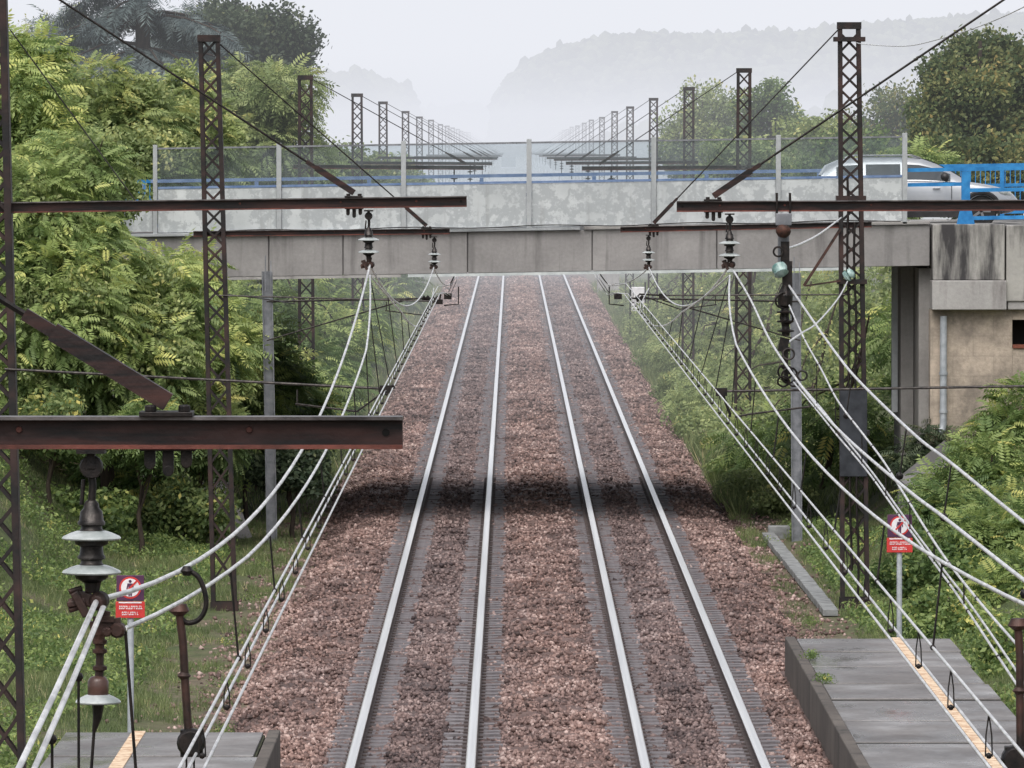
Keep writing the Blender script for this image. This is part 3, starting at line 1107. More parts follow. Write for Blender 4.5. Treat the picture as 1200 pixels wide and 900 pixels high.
YM, Y0, YA, YB = 25.5, 75.7, 125.7, 184.6
FARS = [184.6, 243, 300, 358, 416, 474, 532, 590, 648, 706, 764, 822, 880]

# --- near mast (off frame, only its arm shows)
tL = thing('lattice_mast', (-5.5, YM, -.4), 'nearest overhead line mast whose dark arm crosses the left edge', 'mast')
mast_parts(tL, -5.5, YM, -.4, 9.5, .42, .36, 0, 1)
cross_arm(tL, -5.5, -.389, YM, 6.69, 6.69, at(197, 487, YM).x, (-5.3, YM, 9.3), 1)

# --- mast 0 left
t0 = thing('lattice_mast', (-5.3, Y0, -.4), 'rusty lattice mast cut by the left edge of the photo', 'mast')
mast_parts(t0, -5.33, Y0, -.4, 9.75, .42, .37, -.2, 1)
cross_arm(t0, -5.45, at(547, 236, Y0).x, Y0, at(8, 244, Y0).z, at(547, 236, Y0).z, at(415, 232, Y0).x, (-5.4, Y0, 9.68), 1)
MB().tube([at(12, 35, Y0 + .1), at(160, 237, Y0 + .1)], .008, 6).build('stay_wire', M['wire_dark'], t0)
reg_arm(t0, -5.35, Y0, at(25, 432, Y0).z, at(452, 455, Y0).x, at(452, 455, Y0).z, -1.30, 5.17)
# --- mast 0 right (off frame)
t0r = thing('lattice_mast', (5.9, Y0, -.4), 'mast past the right edge carrying the long dark arm', 'mast')
mast_parts(t0r, 5.95, Y0, -.4, 9.9, .42, .37, 0, -1)
cross_arm(t0r, 5.95, at(793, 241, Y0).x, Y0, at(1250, 240, Y0).z, at(793, 242, Y0).z, at(836, 235, Y0).x, (5.9, Y0, 9.75), -1)
reg_arm(t0r, 5.9, Y0, at(1250, 451, Y0).z, at(845, 458, Y0).x, at(845, 458, Y0).z, 2.35, 4.87)
# --- mast A
tA = thing('lattice_mast', (-5.08, YA, -.4), 'tall rusty lattice mast before the left end of the bridge', 'mast')
zAt = at(245, 41, YA).z
mast_parts(tA, at(263, 715, YA).x, YA, at(263, 718, YA).z, zAt, .44, .36, at(245, 41, YA).x - at(263, 715, YA).x, 1)
cross_arm(tA, at(250, 272, YA).x, at(527, 271, YA).x, YA, at(250, 274, YA).z, at(527, 271, YA).z, at(500, 270, YA).x, at(252, 47, YA), 1, .10)
reg_arm(tA, at(255, 346, YA).x, YA, at(255, 346, YA).z, at(515, 353, YA).x, at(515, 353, YA).z, -1.30, 5.12)
tAr = thing('lattice_mast', (5.95, YA, -.4), 'tall rusty lattice mast before the right end of the bridge', 'mast')
zArt = at(995, 26, YA).z
cxr, hwr = mast_parts(tAr, at(1002, 713, YA).x, YA, at(1002, 713, YA).z, zArt, .50, .38, at(995, 26, YA).x - at(1002, 713, YA).x, -1)
cross_arm(tAr, at(998, 266, YA).x, at(727, 269, YA).x, YA, at(998, 263, YA).z, at(727, 269, YA).z, at(766, 266, YA).x, at(983, 34, YA), -1, .10)
reg_arm(tAr, at(998, 346, YA).x, YA, at(998, 345, YA).z, at(776, 346, YA).x, at(776, 346, YA).z, 2.28, 5.12)
# extra ironwork on the right mast: collar, bracket plates, clamps
for py, w in ((46, .55), (232, .52), (330, .52), (507, .56)):
    p = at(998, py, YA)
    MB().box(cxr(p.z) - w / 2, cxr(p.z) + w / 2, YA - .19, YA + .19, p.z - .04, p.z + .04).build('collar', M['mast'], tAr)
p = at(999, 480, YA)
MB().box(cxr(p.z) - .24, cxr(p.z) + .24, YA - .2, YA - .17, at(999, 558, YA).z, at(999, 455, YA).z)  .build('back_board', M['board'], tAr, bevel=.01)['label'] = 'slate grey sheet metal board on the mast'
for dx, z0_, z1_ in ((-.07, .3, 7.2), (.05, -.3, 6.4)):
    MB().tube([(cxr(z) + dx + .015 * math.sin(z * 3), YA - .17, z) for z in np.linspace(z0_, z1_, 14)], .022, 6).build('conduit', M['black'], tAr)
mb = MB()
mb.bar(at(985, 268, YA - .2), at(942, 335, YA - .2), .05, .05)
mb.bar(at(944, 335, YA - .2), at(985, 329, YA - .2), .03, .03)
mb.build('strut', M['rust'], tAr)
mb = MB()
mb.lathe(at(995, 322, YA - .2), [(.03, -.1), (.10, -.07), (.11, -.03), (.05, 0), (.10, .03), (.09, .07), (.03, .1)], 14, (.7, -.3, .5))
mb.build('insulator', M['bluegreen'], tAr, smooth=True)

# --- far masts
words = 'first second third fourth fifth sixth seventh eighth ninth tenth eleventh twelfth thirteenth'.split()


def far_mast(X, zt, side):
    zb = -.4
    t = thing('lattice_mast', (X, 0, zb), 'x', 'mast', 'lattice masts of the %s row beyond the bridge' % ('left' if side > 0 else 'right'))
    mast_parts(t, X, 0, zb, zt, .44, .36, -.03 * side, side, foot=False)
    xe = -.75 if side > 0 else 1.75
    cross_arm(t, X, xe, 0, 7.25, 7.22, xe - side * .45, (X + side * .15, 0, zt - .1), side, .11, detail=False)
    mb = MB()
    xi = xe - side * .75
    mb.tube([(xi, 0, 7.2), (xi, 0, 6.4)], .02, 6)
    for z in (6.95, 6.82, 6.7):
        mb.lathe((xi, 0, z), [(.03, .03), (.11, -.01), (.03, -.03)], 10)
    mb.build('hanging_insulator', M['black'], t)
    return t


for side, X, zt, nm in ((1, -5.3, 9.6, 'left'), (-1, 5.89, 9.8, 'right')):
    proto = far_mast(X, zt, side)
    for i, y in enumerate(FARS):
        o = proto if i == 0 else copy_tree(proto)
        o.location = (X + RNG.normal(0, .05), y, -.4 + RNG.normal(0, .05))
        o['label'] = '%s mast past the bridge in the misty %s row' % (words[i], nm)

# --- plain H posts before the bridge
YH = 147.6


def h_post(px_t, py_t, px_b, py_b, label):
    a, b = at(px_t, py_t, YH), at(px_b, py_b, YH)
    b.z = float(ground_z(b.x, YH)) - .2
    t = thing('steel_post', b, label, 'post')
    mb = MB()
    for f in (-1, 1):
        mb.bar(a + Vector((f * .10, 0, 0)), b + Vector((f * .10, 0, 0)), .016, .2)
    mb.bar(a, b, .19, .012)
    mb.build('column', M['galv'], t)
    mb = MB()
    up = Vector((0, 0, .55))
    mb.bar(a + Vector((-.03, -.1, -.4)), a + Vector((-.03, -.1, 0)) + up * .6, .02, .04)
    mb.bar(a + Vector((.08, -.1, -.4)), a + Vector((.08, -.1, 0)) + up * .4, .02, .04)
    mb.build('clamp_bars', M['galv'], t)
    return t


hl = h_post(313, 318, 319, 640, 'plain grey steel H post under the left half of the bridge')
hr = h_post(932, 320, 934, 622, 'plain grey steel H post under the right half of the bridge')
for t, xa, xc, s in ((hl, -5.05, -1.3, 1), (hr, 5.93, 2.2, -1)):
    mb = MB()
    mb.tube([(xa, YH - .12, 4.55), (xc - s * .25, YH - .12, 4.62)], .02, 6)
    mb.tube([(xa, YH - .12, 3.75), (xc - s * .9, YH - .12, 4.58)], .016, 6)
    mb.build('cantilever', M['cap'], t)
    mb = MB()
    mb.box(xc - .10, xc + .06, YH - .2, YH - .05, 4.60, 4.72)
    mb.build('wire_support', M['black'], t)
    mb = MB()
    mb.tube([(xc + s * .2, YH - .12, 4.86), (xc + s * .2, YH - .12, 4.5), (xc - s * .1, YH - .12, 4.47)], .014, 6)
    mb.build('drop_bar', M['black'], t)
    mb = MB()
    mb.lathe((xc - s * .45, YH - .12, 4.61), [(.03, -.1), (.08, -.06), (.03, -.03), (.08, .02), (.03, .06)], 10, (1, 0, 0))
    mb.build('insulator', M['black'], t)

# ------------------------------------------------------------------ insulator strings


def disc_profile(R):
    return [(.018, -.010), (R * .6, -.012), (R * .96, -.015), (R, -.010), (R * .95, -.003), (R * .7, .009), (R * .5, .016), (.03, .018)]


def insulator(X, Y, ztop, zclamp, label, R=.105, sp=.122, n=2, hang=True):
    """cap-and-disc string hanging from an arm, clamp at its foot"""
    t = thing('insulator_string', (X, Y, ztop), label, 'insulator', 'suspension insulators of the overhead line')
    L = ztop - zclamp
    mb = MB()
    mb.box(X - .05, X + .05, Y - .065, Y + .065, ztop - .016, ztop - .001)
    mb.box(X - .014, X + .014, Y - .03, Y + .03, ztop - .07, ztop - .016)
    mb.lathe((X, Y - .025, ztop - .065), [(.038, 0), (.042, .01), (.042, .04), (.038, .05)], 14, (0, 1, 0))
    mb.tube([(X, Y, ztop - .08), (X + .005, Y, ztop - .13), (X, Y, ztop - .20)], .014, 8)
    mb.tube([(X - .028, Y, ztop - .11), (X - .035, Y, ztop - .2)], .008, 6)
    mb.build('shackle', M['black'], t, smooth=True)
    z = ztop - .215
    for k in range(n):
        mb = MB()
        mb.lathe((X, Y, z), [(.018, .03), (.026, .02), (.028, .004), (.040, -.010), (.043, -.040), (.049, -.046), (.049, -.056), (.038, -.060), (.038, -.070), (.046, -.078), (.044, -.086), (.02, -.088)], 18)
        mb.build('cap', M['cap'], t, smooth=True)
        mb = MB()
        mb.lathe((X, Y, z - .094), disc_profile(R), 28)
        mb.build('disc', M['glassdisc'], t, smooth=True)
        mb = MB()
        mb.lathe((X, Y, z - .115), [(.062, .004), (.058, -.010), (.042, -.018), (.03, -.026)], 14)
        mb.build('pin', M['black'], t, smooth=True)
        z -= sp
    mb = MB()
    mb.tube([(X, Y, z + .01), (X, Y, zclamp + .03)], [.03, .022], 8)
    mb.bar((X - .05, Y, zclamp + .02), (X + .05, Y, zclamp - .015), .045, .05)
    mb.bar((X - .06, Y - .03, zclamp + .035), (X - .015, Y - .03, zclamp - .05), .03, .03)
    mb.bar((X - .085, Y - .02, zclamp - .01), (X - .02, Y - .02, zclamp + .005), .022, .03)
    mb.lathe((X + .02, Y - .05, zclamp), [(.022, 0), (.034, .02), (.034, .06), (.022, .08)], 12, (.2, 1, .1))
    mb.bar((X, Y, zclamp + .03), (X + .012, Y, zclamp + .085), .05, .03)
    for dz in (-.03, .0, .035):
        mb.lathe((X - .08, Y - .02, zclamp + dz), [(.012, 0), (.012, .05)], 6, (1, .2, .3))
    mb.build('clamp', M['rust'], t, bevel=.004)
    return t


zb_arm = 6.69 - .058
i0 = insulator(at(107, 526, YM).x, YM, zb_arm, at(115, 705, YM).z, 'big near insulator with two glass discs under the lower-left arm', .106, .122)
# second clamp and the lower brown insulator of the near string
Xn = at(116, 740, YM).x
mb = MB()
zc2 = at(140, 735, YM).z
mb.bar((Xn - .03, YM, zc2 - .005), (Xn + .08, YM, zc2 + .01), .05, .04)
mb.bar((Xn + .02, YM, zc2 + .06), (Xn - .005, YM, zc2 - .05), .045, .03)
mb.bar((Xn - .02, YM - .02, zc2 + .03), (Xn + .055, YM - .02, zc2 + .03), .02, .02)
mb.lathe((Xn + .065, YM - .04, zc2 - .01), [(.02, 0), (.028, .01), (.028, .06), (.02, .07)], 10, (.1, 1, 0))
mb.lathe((Xn + .03, YM - .05, zc2 - .015), [(.012, 0), (.018, .005), (.018, .03)], 8, (0, 1, 0))
mb.tube([(Xn, YM, zc2), (Xn + .003, YM, at(118, 770, YM).z), (Xn, YM, at(116, 797, YM).z)], [.022, .014, .016], 8)
for py in (752, 763, 783):
    mb.lathe(at(117, py, YM), [(.012, -.012), (.026, -.006), (.026, .006), (.012, .012)], 10)
mb.build('lower_clamp', M['rust'], i0)
p = at(115, 818, YM)
MB().lathe(p, [(.03, 0), (.038, .01), (.038, .06), (.028, .075), (.012, .08)], 14).build('brown_body', M['brown_tube'], i0, smooth=True)
MB().lathe(p + Vector((0, 0, -.004)), disc_profile(.082), 24).build('disc', M['glassdisc'], i0, smooth=True)
mb = MB()
mb.tube([p + Vector((0, 0, -.02)), p + Vector((-.003, 0, -.07)), p + Vector((-.015, 0, -.12))], [.022, .016, .007], 8)
mb.tube([p + Vector((-.015, 0, -.12)), p + Vector((-.05, 0, -.6))], .006, 6)
mb.tube([at(147, 740, YM), at(159, 900, YM), at(165, 960, YM)], .006, 6)
mb.build('tail_rod', M['black'], i0)

insulator(at(432, 245, Y0).x, Y0, at(432, 246, Y0).z, 6.47, 'insulator string under the upper left arm before the bridge', .115, .13)
insulator(at(855, 249, Y0).x, Y0, at(855, 250, Y0).z, 6.47, 'insulator string under the long arm right of the tracks', .115, .13)
insulator(at(509, 277, YA).x, YA, at(509, 277, YA).z, 5.62, 'small far insulator string left of the rails before the girder', .115, .13)
insulator(at(760, 275, YA).x, YA, at(760, 275, YA).z, 5.62, 'small far insulator string right of the rails before the girder', .115, .13)

# ------------------------------------------------------------------ wires


def para(x0, y0, z0, x1, y1, z1, sag, n=24):
    out = []
    for i in range(n + 1):
        t = i / n
        out.append((x0 + (x1 - x0) * t, y0 + (y1 - y0) * t, z0 + (z1 - z0) * t - 4 * sag * t * (1 - t)))
    return out


def zat(pts, y):
    for a, b in zip(pts, pts[1:]):
        if a[1] <= y <= b[1]:
            t = (y - a[1]) / max(b[1] - a[1], 1e-6)
            return a[0] + (b[0] - a[0]) * t, a[2] + (b[2] - a[2]) * t
    return None


def wire(name, label, pts, r, mat, cat='wire', group='overhead line wires'):
    p0 = Vector(pts[len(pts) // 2])
    t = thing(name, p0, label, cat, group)
    MB().tube(pts, r, 8).build('strand', mat, t, smooth=True)
    return t


def fixture(t, name, p, mat=None, r=.02):
    MB().lathe(p, [(r * .4, -r), (r, -r * .5), (r, r * .5), (r * .4, r)], 8, (0, 1, .1)).build(name, mat or M['black'], t)


def catenary(side, xm, xM, xA, xc, za, zc, label):
    # upper messenger
    u = para(xm, -18, 6.0, xm, YM, 6.09, .72, 18)[:-1] + para(xm, YM, 6.09, xM, Y0, 6.47, .72) + para(xM, Y0, 6.47, xA, YA, 5.62, .55)[1:] + para(xA, YA, 5.6, xc, 148, 4.88, .1, 10)[1:] + para(xc, 148, 4.88, xc, 169, 4.86, 0.03, 6)[1:] + para(xc, 169, 4.86, xA, YB, 6.4, .05, 8)[1:]
    for y0, y1 in zip(FARS, FARS[1:]):
        u += para(xA, y0, 6.4, xA, y1, 6.4, .6, 10)[1:]
    u = [p for p in u if p[1] > (12 if side < 0 else Y0 - .01)]
    wire('messenger_wire', 'bright upper messenger wire sagging along the %s' % label, u, .0108, M['wire'])
    x2 = xm + .10 * (1 if side < 0 else -1)
    lo = para(x2, YM, 5.99, xM, Y0, 6.36, .63 if side < 0 else .56) + para(xM, Y0, 6.36, xA, YA, 5.25, .6)[1:]
    def pull(p):
        if p[1] <= YM:
            return p
        a_, b_ = (YM, Y0) if p[1] < Y0 else (Y0, YA)
        t_ = (p[1] - a_) / (b_ - a_)
        k_ = min(1, 6 * t_ * (1 - t_))
        return (p[0] * (1 - k_) + (xc * 1.02) * k_, p[1], p[2])
    lo = [pull(p) for p in lo if p[1] > 12]
    tl = wire('lower_messenger_wire', 'bright lower messenger wire sagging along the %s' % label, lo, .0092, M['wire'])
    # auxiliary wire and two contact wires
    def low(x, z):
        return [(x, y, z) for y in np.linspace(14, YA, 40)] + [(x, YA + 12, z - .22), (x, 147.5, z - .47), (x, 169, z - .47), (x, YB, z)] + [(x, y, z) for y in FARS[1:]]
    a = low(xc, za)
    ta = wire('auxiliary_wire', 'thin auxiliary wire just above the contact wires of the %s' % label, a, .0072, M['wire'])
    for dx, nm in ((-.032, 'left-hand'), (.032, 'right-hand')):
        wire('contact_wire', '%s of the paired contact wires along the %s' % (nm, label), low(xc + dx, zc), .0072, M['wire'])
    # droppers
    y = 34.0
    while y < YA - 3:
        s = zat(lo, y)
        if s and s[1] - za > .06:
            MB().tube([(s[0], y, s[1]), (s[0] * .5 + xc * .5, y, (s[1] + za) / 2), (xc, y, za)], .0055, 6).build('dropper', M['black'], tl)
            fixture(tl, 'dropper_clip', (xc, y, za), r=.014)
        y += 5.2
    y = 30.0
    while y < YA - 3:
        mb = MB()
        for dx in (-.012, .012):
            mb.tube([(xc, y, za), (xc + dx, y, (za + zc) / 2), (xc + dx * 1.2, y, zc)], .0035, 5)
        mb.build('loop_dropper', M['black'], ta)
        fixture(ta, 'contact_clip', (xc, y, zc + .004), r=.013)
        y += 2.6
    return u, lo


nw = [p for p in para(-1.43, -18, 5.95, -1.455, YM, 6.07, .78, 24) if p[1] > 12]
tn = wire('messenger_wire', 'second near messenger wire running into the lower left corner', nw, .0105, M['wire'])
for yy in (22.6, 24.0):
    q_ = zat(nw, yy)
    MB().tube([(q_[0], yy, q_[1]), (q_[0], yy, q_[1] - .5)], .005, 6).build('dropper', M['black'], tn)
    fixture(tn, 'dropper_clip', (q_[0], yy, q_[1] - .035), r=.016)
uL, loL = catenary(-1, -1.48, -1.50, -1.37, -1.30, 5.28, 5.15, 'left track')
uR, loR = catenary(1, 2.12, 2.30, 2.40, 2.0, 5.33, 5.15, 'right track')


def pw(name, label, pix, X, r, mat, extra=(), grp='anchor wires right of the tracks'):
    pts = []
    for px, py in pix:
        Y = F * X / (px - 600)
        pts.append(at(px, py, Y))
    pts += [Vector(e) for e in extra]
    pts = catmull(pts, 8)
    return wire(name, label, pts, r, mat, group=grp), pts


pw('messenger_wire', 'bright outer messenger wire from the right insulator to the right edge', [(860, 318), (880, 352), (903, 400), (935, 447), (967, 487), (1003, 523), (1067, 577), (1107, 607), (1200, 680), (1290, 745)], 2.42, .0105, M['wire'])
tE, pE = pw('anchor_messenger', 'bright sagging wire from the green insulator to the right edge', [(916, 322), (935, 350), (957, 382), (982, 417), (1007, 447), (1070, 508), (1115, 543), (1200, 612), (1290, 680)], 2.92, .0112, M['wire'])
tD, pD = pw('anchor_auxiliary_wire', 'bright wire from the dark anchor fittings down to the right', [(925, 358), (943, 398), (962, 432), (982, 470), (1010, 507), (1035, 540), (1060, 580), (1085, 620), (1112, 660), (1150, 708), (1200, 765)], 2.75, .008, M['wire'])
tC, pC = pw('anchor_contact_wire', 'twin bright wire from the coiled wire loops down to the right', [(930, 448), (955, 478), (980, 509), (1017, 553), (1053, 603), (1100, 667), (1125, 702), (1170, 770), (1230, 860)], 2.75, .0075, M['wire'])
tC2, pC2 = pw('anchor_contact_wire', 'outer twin bright wire from the coiled loops down to the right', [(935, 447), (962, 478), (988, 511), (1024, 556), (1059, 605), (1106, 668), (1133, 703), (1180, 770), (1240, 860)], 2.80, .0075, M['wire'])
for tt, pp, st_ in ((tD, pD, 7), (tC, pC, 6)):
    for i in range(8, len(pp) - 4, st_):
        fixture(tt, 'clip', pp[i], r=.014)
for i in range(14, len(pD) - 4, 9):
    q = pD[i]
    best = min(pC, key=lambda c: abs(c.y - q.y))
    MB().tube([q, Vector((best.x, q.y, best.z))], .005, 6).build('dropper', M['black'], tD)
for i in range(30, len(pE) - 3, 9):
    q = pE[i]
    MB().tube([q, q + Vector((-.05, 0, -.36))], .006, 6).build('dropper', M['black'], tE)
    fixture(tE, 'clip', q + Vector((-.05, 0, -.36)), r=.028)

wire('feeder_wire', 'pale wire curving from the right mast head to the upper right edge', catmull([at(1003, 50, YA - .2), at(1015, 52, 118), at(1060, 54, 104), at(1100, 46, 95), at(1150, 30, 86), at(1200, 8, 78), at(1250, -22, 72)], 8), .0075, M['wire'], group='anchor wires right of the tracks')
wire('jumper_wire', 'pale jumper from the rusty ball to the right mast', catmull([at(923, 291, Y0), at(940, 285, 80), at(962, 273, 100), at(986, 255, YA - .3)], 8), .013, M['wire'], group='anchor wires right of the tracks')
wire('jumper_wire', 'pale jumper from the mast insulator across to the anchor fittings', catmull([at(993, 330, YA - .3), at(982, 350, 112), at(958, 378, 96), at(940, 390, 86), at(924, 401, Y0)], 8), .012, M['wire'], group='anchor wires right of the tracks')
wire('signal_cable', 'thin black cable strung low across the left shrubs', catmull([at(262, 345, YA), at(300, 349, 130), at(345, 356, 140)], 4), .012, M['wire_dark'], group='anchor wires left of the tracks')

# anchor hardware hanging from the right arm
xh = at(918, 241, Y0).x
ta = thing('anchor_fitting', (xh, Y0, at(918, 241, Y0).z), 'dark anchor chain with rusty ball clamped on the right arm', 'anchor fitting')
mb = MB()
for dx in (-.07, .07):
    x = xh + dx
    mb.tube([(x, Y0 - .075, at(0, 226, Y0).z), (x, Y0 - .075, at(0, 262, Y0).z)], .011, 6)
    mb.tube([(x, Y0 + .075, at(0, 226, Y0).z), (x, Y0 + .075, at(0, 262, Y0).z)], .011, 6)
mb.build('u_bolt', M['black'], ta)
mb = MB()
mb.box(xh - .085, xh + .085, Y0 - .095, Y0 - .07, at(0, 264, Y0).z, at(0, 250, Y0).z)
mb.box(xh - .06, xh + .06, Y0 - .06, Y0 - .03, at(0, 310, Y0).z, at(0, 252, Y0).z)
mb.build('hanger_plate', M['galv'], ta, bevel=.006)
c = at(918, 270, Y0 - .16)
MB().lathe(c, [(.01, -.076), (.05, -.066), (.076, -.03), (.082, 0), (.07, .03), (.045, .05), (.01, .058)], 20, (.2, .3, 1)).build('ball', M['rustball'], ta, smooth=True)
mb = MB()
yh = Y0 - .12
ax_ = at(920, 300, yh).x
zpx = lambda py: at(0, py, yh).z
mb.box(ax_ - .045, ax_ + .045, yh - .02, yh + .02, zpx(312), zpx(283))
mb.box(ax_ - .03, ax_ + .075, yh - .03, yh + .03, zpx(338), zpx(306))
mb.lathe((ax_, yh, 0), [(.03, zpx(362)), (.075, zpx(358)), (.085, zpx(346)), (.06, zpx(340)), (.03, zpx(334))], 12)
for k in range(3):
    z = zpx(366 + 11 * k)
    mb.lathe((ax_ + .004 * k, yh, z), [(.04, -.05), (.045, -.012), (.088, -.006), (.092, .008), (.045, .02), (.04, .05)], 14)
mb.bar((ax_, yh, zpx(396)), (ax_ - .03, yh, zpx(412)), .10, .04)
mb.bar((ax_ - .04, yh, zpx(411)), (ax_ + .05, yh, zpx(409)), .05, .05)
mb.bar((ax_ + .01, yh, zpx(412)), (ax_ + .015, yh, zpx(448)), .045, .045)
mb.bar((ax_ - .05, yh - .02, zpx(428)), (ax_ + .06, yh - .02, zpx(438)), .03, .03)
mb.build('insulator_stack', M['black'], ta)
mb = MB()
mb.lathe(at(914, 316, yh - .1), [(.02, -.07), (.075, -.05), (.085, -.01), (.07, .03), (.08, .05), (.03, .08)], 18, (.3, -.5, -.8))
mb.build('green_insulator', M['bluegreen'], ta, smooth=True)
mb = MB()


def ring(mb, c, R, r, nrm, n=20):
    c = Vector(c)
    nrm = Vector(nrm).normalized()
    a = nrm.orthogonal().normalized()
    b = nrm.cross(a)
    mb.tube([c + a * (R * math.cos(2 * math.pi * i / n)) + b * (R * math.sin(2 * math.pi * i / n)) for i in range(n + 1)], r, 6)


for (px, py, R, nr) in ((920, 436, .075, (.2, 1, .2)), (925, 440, .085, (-.3, 1, .3)), (930, 446, .06, (.5, 1, 0)), (918, 447, .06, (0, 1, .5)), (940, 440, .05, (.2, 1, -.2)), (912, 295, .05, (.2, 1, .1)), (922, 372, .07, (.4, 1, .3)), (917, 352, .08, (-.4, 1, .2)), (924, 415, .06, (.1, 1, -.3))):
    mb = MB()
    ring(mb, at(px, py, yh - .06), R, .011, nr)
    mb.build('wire_coil', M['black'], ta, smooth=True)

# hanging rods with black blocks, near


def rod(px1, py1, px2, py2, px3, py3, Y, label):
    a, b, c = at(px1, py1, Y), at(px2, py2, Y), at(px3, py3, Y)
    t = thing('hanging_rod', a, label, 'hanging rod')
    mb = MB()
    mb.tube([a, a.lerp(b, .25) + Vector((.006, 0, 0)), a.lerp(b, .6) + Vector((.002, 0, 0)), b], .0175, 8)
    mb.lathe(a.lerp(b, .52), [(.012, -.02), (.03, 0), (.012, .02)], 8)
    mb.lathe(a + Vector((0, 0, .0)), [(.02, -.02), (.045, 0), (.03, .03)], 10)
    mb.build('bar', M['rust'], t, smooth=True)
    mb = MB()
    mb.box(c.x - .045, c.x + .05, Y - .03, Y + .03, c.z - .06, c.z + .055)
    mb.lathe(c + Vector((0, -.05, .0)), [(.05, 0), (.06, .02), (.06, .08), (.05, .1)], 16, (0, 1, 0))
    for dx in (-.02, .012):
        mb.tube([(c.x + dx, Y, c.z - .05), (c.x + dx, Y, c.z - .25)], .005, 6)
    mb.build('block', M['black'], t, bevel=.006)
    return t


tr = rod(210, 716, 221, 862, 224, 870, 30.2, 'rusty hanging rod with black block above the left platform')
mb = MB()
lp = [at(218, 667, 30.2), at(232, 676, 30.2), at(240, 694, 30.2), at(241, 712, 30.2), at(233, 726, 30.2), at(220, 730, 30.2), at(212, 724, 30.2)]
mb.tube(catmull(lp, 6), .011, 8)
mb.lathe(at(219, 669, 30.2), [(.015, -.02), (.028, 0), (.015, .02)], 8)
mb.build('jumper_loop', M['black'], tr, smooth=True)
rod(1193, 733, 1196, 880, 1190, 890, 29.9, 'rusty hanging rod with black block at the lower right edge')

# ------------------------------------------------------------------ bridge
YF, YK = 150.0, 166.0        # front and back faces
SL = 0.016                   # the deck climbs to the right


def zf(z):
    return CAMZ - (CAMZ - z) * YF / 155.0


def bz(z, x):
    return zf(z) + SL * x


def slab(mb, x0, x1, y0, y1, z0, z1):
    """box that follows the deck slope"""
    return mb.add([(x0, y0, bz(z0, x0)), (x1, y0, bz(z0, x1)), (x1, y1, bz(z0, x1)), (x0, y1, bz(z0, x0)), (x0, y0, bz(z1, x0)), (x1, y0, bz(z1, x1)), (x1, y1, bz(z1, x1)), (x0, y1, bz(z1, x0))],
                  [(0, 3, 2, 1), (4, 5, 6, 7), (0, 1, 5, 4), (1, 2, 6, 5), (2, 3, 7, 6), (3, 0, 4, 7)])


xF = lambda px: (px - 600) * YF / F
br = thing('road_bridge', (0, YF, 5), 'grey concrete road bridge over the tracks with glass screens', 'bridge')
XL, XR = xF(-60), xF(1090)
joints = [XL, xF(150), xF(315), xF(402), xF(548), xF(694), xF(840), xF(985), XR]
for a, b in zip(joints, joints[1:]):
    slab(MB(), a + .012, b - .012, YF, YF + .5, 5.02, 5.91).build('girder_panel', M['girder'], br, bevel=.012)
slab(MB(), XL, XR, YF + .06, YF + .48, 5.04, 5.905).build('girder_core', M['wing'], br)
slab(MB(), XL, XR, YK - .5, YK, 5.0, 5.95).build('rear_girder', M['girder'], br)
mb = MB()
for i in range(5):
    y = YF + 1.9 + i * 1.9
    slab(mb, XL, XR, y, y + .4, 5.02, 5.63)
mb.build('inner_beam', M['girder'], br)
slab(MB(), xF(478), xF(1000), YF - .012, YF + .3, 4.955, 5.015).build('bottom_flange', M['flange'], br)
slab(MB(), XL, xF(470), YF - .012, YF + .3, 4.955, 5.015).build('bottom_flange', M['abut2'], br)
slab(MB(), XL, XR + 4, YF + .35, YK - .3, 5.64, 5.84).build('deck', M['asphalt'], br)
slab(MB(), XL, xF(680), YF - .10, YF + .4, 5.92, 5.985).build('ledge', M['post'], br, bevel=.01)
slab(MB(), xF(684), XR, YF - .06, YF + .4, 5.92, 5.99).build('ledge', M['abut2'], br, bevel=.01)
MB().tube([(x, YF - .13 + .01 * math.sin(x * 3), bz(6.03, x) + .02 * math.sin(x * 2.1) - .015) for x in np.linspace(xF(260), xF(1055), 50)], .012, 6).build('cable', M['wire_dark'], br)
posts_px = [182, 327, 473, 620, 766, 912, 1060]
px_ = [xF(p) for p in posts_px]
ZP0, ZP1, ZG = 6.0, 6.94, 7.83
for i, x in enumerate(px_):
    w = .052 if i not in (0,) else .045
    slab(MB(), x - w, x + w, YF - .06, YF + .10, 5.93, 7.9).build('screen_post', M['post'], br, bevel=.008)
for i, (a, b) in enumerate(zip(px_, px_[1:])):
    slab(MB(), a + .054, b - .054, YF + .0, YF + .07, ZP0, ZP1).build('parapet_panel', M['parapet'], br, bevel=.006)
    slab(MB(), a + .054, b - .054, YF + .02, YF + .032, ZP1 + .06, ZG - .02).build('glass_panel', M['screen'], br)
    slab(MB(), a + .053, b - .053, YF - .01, YF + .06, ZP1 + .003, ZP1 + .055).build('mid_rail', M['bluegrey'], br)
    slab(MB(), a + .053, b - .053, YF, YF + .045, ZG - .03, ZG + .01).build('top_rail', M['galv'], br)
slab(MB(), xF(-60), px_[0] - .055, YF, YF + .2, 6.03, 6.6).build('parapet_panel', M['parapet'], br)
